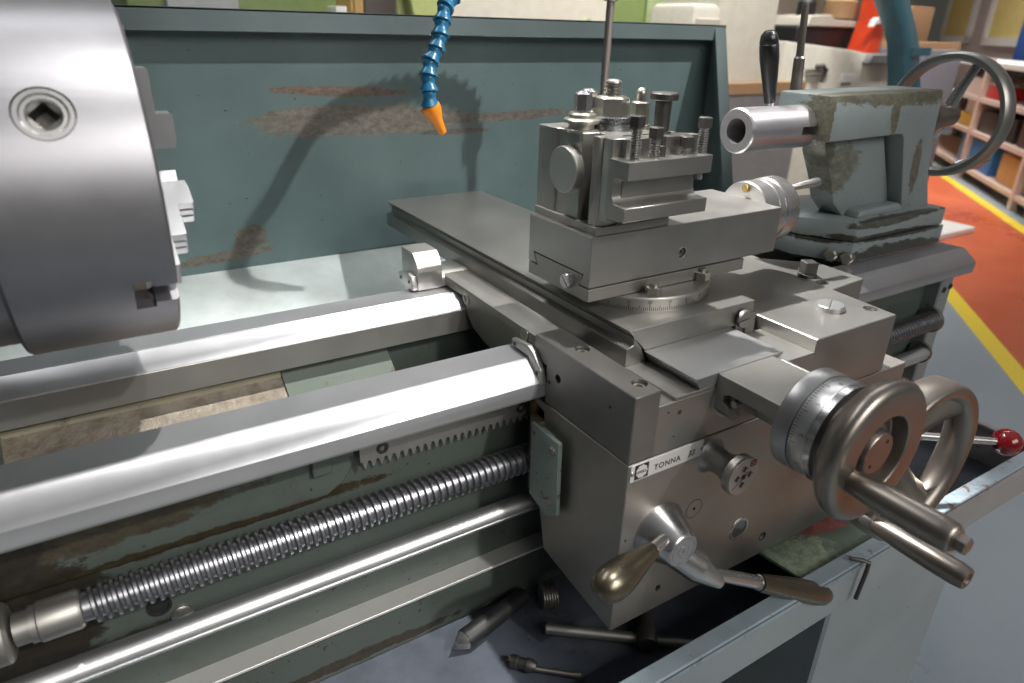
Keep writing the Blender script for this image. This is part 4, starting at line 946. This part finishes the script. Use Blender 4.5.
def ex_cc(tg, x0, x1, y0, y1, z0, z1):
    for k_, (p_, m_) in enumerate(((480, BLUEP), (496, OLIVE2), (512, GREYM), (585, OLIVE2))):
        a_ = at(p_, 19, y0); B().lathe([(0, 26), (30, 24), (34, 0)], (a_.x, y0 - 1, a_.z - 22), (0, -1, 0), 20).build('push_button', m_, tg)
    B().box(x0 + 40, (x0 + x1) / 2 - 10, y0 - 14, y0 - 1, z0 + 80, z1 - 480, 4).build('cabinet_door', CREAM2, tg)
slab('cream_control_cabinet', 'wide cream control cabinet with coloured buttons behind the guard', 'cabinet', CREAM, 437, 617, -40, 2900, 500, 10, extra=ex_cc)
def ex_gc(tg, x0, x1, y0, y1, z0, z1):
    m_ = at(645, 10, y0).x
    B().box(m_, x1 - 15, y0 - 16, y0 - 1, z0 + 60, z1 - 30, 5).build('cabinet_door', OLIVE2, tg)
slab('green_electrical_cabinet', 'two-tone green steel cabinet behind the right end of the guard', 'cabinet', OLIVE, 618, 692, -40, 2950, 500, 8, extra=ex_gc)
def ex_rb(tg, x0, x1, y0, y1, z0, z1):
    B().box(x0 + 14, x1 - 14, y0 - 10, y0 - 1, z0 + 40, z1 - 60, 4).build('front_panel', CREAM, tg)
slab('cream_coolant_box', 'rounded pale cream box beside the green cabinet and the tall cream machine', 'cabinet', CREAM2, 695, 724, 3, 2500, 300, 30, extra=ex_rb)
# big cream machine behind the tailstock
x0, x1, y0, y1, z0, z1 = bx(728, 790, -60, 2550, 900)
cm = thing('cream_machining_centre', 'large cream machine tool with a sloping control desk behind the tailstock', 'machine', (x0 + 600, y0 + 300, FLZ))
B().box(x0, x1, y0, y0 + 500, FLZ, z1, 10, 2).build('upright_housing', CREAM, cm)
a_ = at(788, 41, y0); b_ = at(900, 60, y0)
prf = [(a_.x - 40, FLZ), (a_.x - 40, at(788, 41, y0).z), (at(850, 50, y0).x, at(850, 50, y0).z), (b_.x, at(900, 62, y0).z), (b_.x, FLZ)]
B().prism(prf, 'y', y0 - 20, y0 + 420, 10, 2).build('desk_housing', CREAM2, cm)
g0_ = at(862, 62, y0 - 20); g1_ = at(898, 62, y0 - 20)
B().prism([(g0_.x, g0_.z - 8), (g0_.x + 30, g0_.z + 42), (g1_.x - 50, g0_.z + 42), (g1_.x, g0_.z - 14)], 'y', y0 - 60, y0 + 420, 6).build('grey_lid', GREYM, cm)
for (u_, v_, w_, h_, m_) in ((805, 69, 22, 1.2, GREYM), (805, 75, 22, 1.2, GREYM), (841, 74, 13, 11, WHITE), (841, 82, 8, 4, GREYM)):
    p_ = at(u_, v_, y0 - 20); q_ = at(u_ + w_, v_, y0 - 20); hh = h_ * 4.1
    B().box(p_.x, q_.x, y0 - 34, y0 - 19, p_.z - hh, p_.z, 2).build('desk_fitting', m_, cm)
hk_ = [at(816, 67, y0 - 40), at(823, 66, y0 - 60), at(826, 70, y0 - 60), at(821, 82, y0 - 60)]
B().tube(hk_, [14, 14, 13, 8], 12).build('door_handle', DKBR, cm)
B().box(x0 - 10, at(795, 90, y0).x, y0 - 60, y0 - 5, FLZ, at(740, 84, y0 - 60).z, 6).build('lower_skirt', GREYM, cm)
B().box(x0 - 12, at(795, 90, y0).x, y0 - 64, y0 - 8, at(740, 95, y0 - 60).z, at(740, 83, y0 - 60).z, 3).build('skirt_band', TANC, cm)
# dark machine column with a white slide, and the orange arm, behind the cream machine
x0, x1, y0, y1, z0, z1 = bx(798, 868, 26, 3300, 500)
dm = thing('black_machine_housing', 'black machine housing with a pale top slide behind the cream desk', 'machine', ((x0 + x1) / 2, 3500, FLZ))
B().box(x0, x1, y0, y1, z0, z1, 10).build('housing', BLK, dm)
B().prism([(at(808, 22, 3280).x, z1 + 2), (at(812, 12, 3280).x, z1 + 66), (at(832, 12, 3280).x, z1 + 78), (at(836, 17, 3280).x, z1 + 46), (at(858, 17, 3280).x, z1 + 40), (at(858, 24, 3280).x, z1 + 2)], 'y', 3280, 3600, 5).build('top_slide', CREAM, dm)
for (u_, v_, w_, m_, dz_) in ((806, -5, 12, BLK, 90), (836, -4, 20, TANC, 110)):
    p_ = at(u_, v_ + 10, 3400); q_ = at(u_ + w_, v_ + 10, 3400)
    B().lathe([(0, (q_.x - p_.x) / 2), (dz_, (q_.x - p_.x) / 2), (dz_ + 20, (q_.x - p_.x) / 3)], ((p_.x + q_.x) / 2, 3440, z1 + 60), (0, 0, 1), 24).build('motor_can', m_, dm)
oa = thing('orange_robot_arm', 'orange-red machine arm with a white clamp behind the teal column', 'machine arm', (at(880, 40, 3100).x, 3150, FLZ))
q0, q1, q2 = at(866, 54, 3100), at(884, 22, 3100), at(893, -30, 3100)
B().prism([(q0.x - 10, FLZ), (q0.x - 10, q0.z), (q1.x - 70, q1.z), (q1.x - 60, q2.z), (q1.x + 50, q2.z), (q1.x + 40, q1.z), (q0.x + 150, q0.z), (q0.x + 150, FLZ)], 'y', 3100, 3260, 14, 2).build('arm_casting', ORRED, oa)
wp = at(870, 24, 3080); wq = at(893, 24, 3080)
B().prism([(wp.x, wp.z - 20), (wp.x + 20, wp.z + 26), (wp.x + 50, wp.z + 44), (wp.x + 70, wp.z + 26), (wq.x, wq.z + 26), (wq.x, wq.z - 22), (wq.x - 30, wq.z - 22), (wq.x - 34, wq.z), (wp.x + 30, wp.z)], 'y', 3050, 3098, 4).build('white_clamp', WHITE, oa)
# teal curved upright
tcol = thing('teal_machine_column', 'curved teal machine upright rising behind the tailstock handwheel', 'machine column', (at(905, 80, 2300).x, 2340, FLZ))
L0 = [at(u_, v_, 2300) for u_, v_ in ((884, -30), (891, 0), (900, 28), (904, 45), (904, 85))]; R0 = [at(u_, v_, 2300) for u_, v_ in ((902, -30), (910, 0), (917, 28), (920, 45), (921, 85))]
poly = [(p_.x, p_.z) for p_ in L0] + [(L0[-1].x, FLZ), (R0[-1].x, FLZ)] + [(p_.x, p_.z) for p_ in reversed(R0)]
B().prism(poly, 'y', 2300, 2400, 6, 2).build('column_casting', TEALP, tcol)
B().box(L0[4].x - 6, R0[4].x + 6, 2292, 2300 - .5, at(904, 56, 2300).z, at(904, 47, 2300).z, 3).build('cross_strap', TEALP, tcol)
# tan cupboard and grey board
slab('cardboard_carton', 'large brown cardboard carton beyond the teal upright', 'box', TANC, 914, 936, 6, 4100, 350, 8, zb=150)
slab('cardboard_carton', 'wide brown carton with yellow band above the tailstock handwheel', 'box', TANC, 921, 962, 42, 3600, 350, 8)
slab('grey_panel_machine', 'plain grey-mauve panel seen through the tailstock handwheel', 'machine', plain('mauve_grey_panel', (.24, .24, .28), .5), 927, 964, 50, 2500, 300, 6)
# framed windows on the right wall
def wall_quad(b_, u0, u1, z0, z1, q0, q1): return abox(b_, u0, u1, q0, q1, z0, z1)
for n_, (u0, u1, z0, z1, lb) in enumerate(((11250, 12650, 200, 1700, ''), (9150, 10650, 190, 1700, ''))):
    wf = B()
    for (a0, a1, c0, c1) in ((u0, u0 + 130, z0, z1), (u1 - 130, u1, z0, z1), (u0, u1, z0, z0 + 90), (u0, u1, z1 - 90, z1)): wall_quad(wf, a0, a1, c0, c1, 3000, 3060)
    fo = struct(wf.build('window_%d' % (n_ + 1), WHITE))
    pn = wall_quad(B(), u0 + 131, u1 - 131, z0 + 91, z1 - 91, 3030, 3045); pn.build('pane', YELL, fo)
    for k_ in ():
        uu_ = u0 + 130 + (u1 - u0 - 260) * k_ / 3; wall_quad(B(), uu_ - 25, uu_ + 25, z0 + 91, z1 - 91, 3012, 3029).build('mullion', WHITE, fo)
struct(wall_quad(B(), 8750, 9080, FL, 4400, 2900, 3048).build('trim_1', BLUEP))
# long store shelf beside the aisle
q0, q1 = 2170, 2700
rack_ = thing('storage_rack', 'long pale wooden storage rack beside the red aisle', 'shelf', (aisle(6500, 2400, FLZ).x, aisle(6500, 2400, 0).y, FLZ))
for z in (-800, -500, -225, 60):
    abox(B(), 5200, 9600, q0, q1, z - 18, z + 18).build('shelf_board', PINKW if z < 0 else WHITE, rack_)
abox(B(), 5200, 9600, q1 + 1, q1 + 16, FLZ, 40).build('back_board', DKBR, rack_)  # dark panel added to darken the rack behind the shelves
for u_ in (5225, 5950, 7300, 9550):
    for (a0, a1) in ((q0 - 6, q0 + 44), (q1 - 50, q1)): abox(B(), u_ - 28, u_ + 28, a0, a1, FLZ, 110).build('upright_post', PINKW, rack_)
def sbox(name, label, cat, mat, u0, u1, z0, z1, qa=q0 + 40, qb=q1 - 120, lidm=None):
    c_ = aisle((u0 + u1) / 2, (qa + qb) / 2, z0)
    tg = thing(name, label, cat, (c_.x, c_.y, z0))
    n_ = 14; P_ = [aisle(u0, qa, 0), aisle(u1, qa, 0), aisle(u1, qb, 0), aisle(u0, qb, 0)]
    B().prism([(p_.x, p_.y) for p_ in P_], 'z', z0, z1, 8, 2).build('box_body', mat, tg)
    if lidm:
        P_ = [aisle(u0 - 6, qa - 6, 0), aisle(u1 + 6, qa - 6, 0), aisle(u1 + 6, qb + 6, 0), aisle(u0 - 6, qb + 6, 0)]
        B().prism([(p_.x, p_.y) for p_ in P_], 'z', z1 + 1, z1 + 22, 3).build('lid', lidm, tg)
    return tg
sbox('storage_bin', 'bright blue plastic bin on the rack behind the tailstock handwheel', 'bin', BLUEB, 6700, 7600, -780, -560, lidm=BLUEB)
sbox('cardboard_carton', 'tan cardboard carton with a grey stripe on the lower rack shelf', 'box', WOODY, 6080, 6500, -780, -560)
sbox('yellow_carton', 'small yellow carton on the rack seen through the tailstock handwheel', 'box', plain('mustard_carton', (.55, .33, .04), .6), 7350, 7900, -480, -370)
sbox('white_jug', 'white plastic jug on the yellow carton behind the handwheel spoke', 'jug', WHITE, 7450, 7800, -368, -250, q0 + 60, q0 + 260)
sbox('red_toolbox', 'red tool box on the upper rack shelf right of the handwheel hub', 'tool box', plain('red_enamel_box', (.50, .03, .03), .4), 6950, 7350, -205, -100, lidm=GREYL)
sbox('dark_crate', 'dark brown crate on the rack under the white top shelf', 'crate', DKBR, 5500, 6400, -205, -20)
sbox('dark_crate', 'dark crate on the middle rack shelf at the photo edge', 'crate', plain('dark_wood_crate', (.07, .04, .03), .7), 5400, 6300, -480, -290)
sbox('timber_offcuts_box', 'orange-brown timber box above the rack at the right edge', 'box', TANC, 5700, 6500, 80, 170)
sbox('grey_motor', 'grey machine part on the lowest shelf beside the tan carton', 'machine part', GREYM, 5500, 5950, -780, -640)
sbox('pale_carton', 'pale carton on the upper rack shelf behind the handwheel rim', 'box', PINKW, 7450, 7900, -205, -60)
sbox('black_crate', 'black crate on the middle rack shelf behind the handwheel', 'crate', BLK, 6400, 7250, -480, -300)
# floor plate and teal stand near the bed end
p_ = atz(948, 228, FL + 30)
tag(B().box(p_.x - 500, p_.x + 160, p_.y - 90, p_.y + 150, FL + 1, FL + 40, 4).build('floor_plate', WHITE), 'pale flat plate lying on the red floor beyond the tailstock', 'plate')
x_ = 1085
tl = thing('teal_stand', 'teal painted stand behind the right end of the lathe', 'stand', (x_ + 40, 620, FL))
B().prism([(1062, FL), (1062, -110), (1085, -110), (1190, FL)], 'y', 560, 640, 4).build('sloping_leg', TEALP, tl)
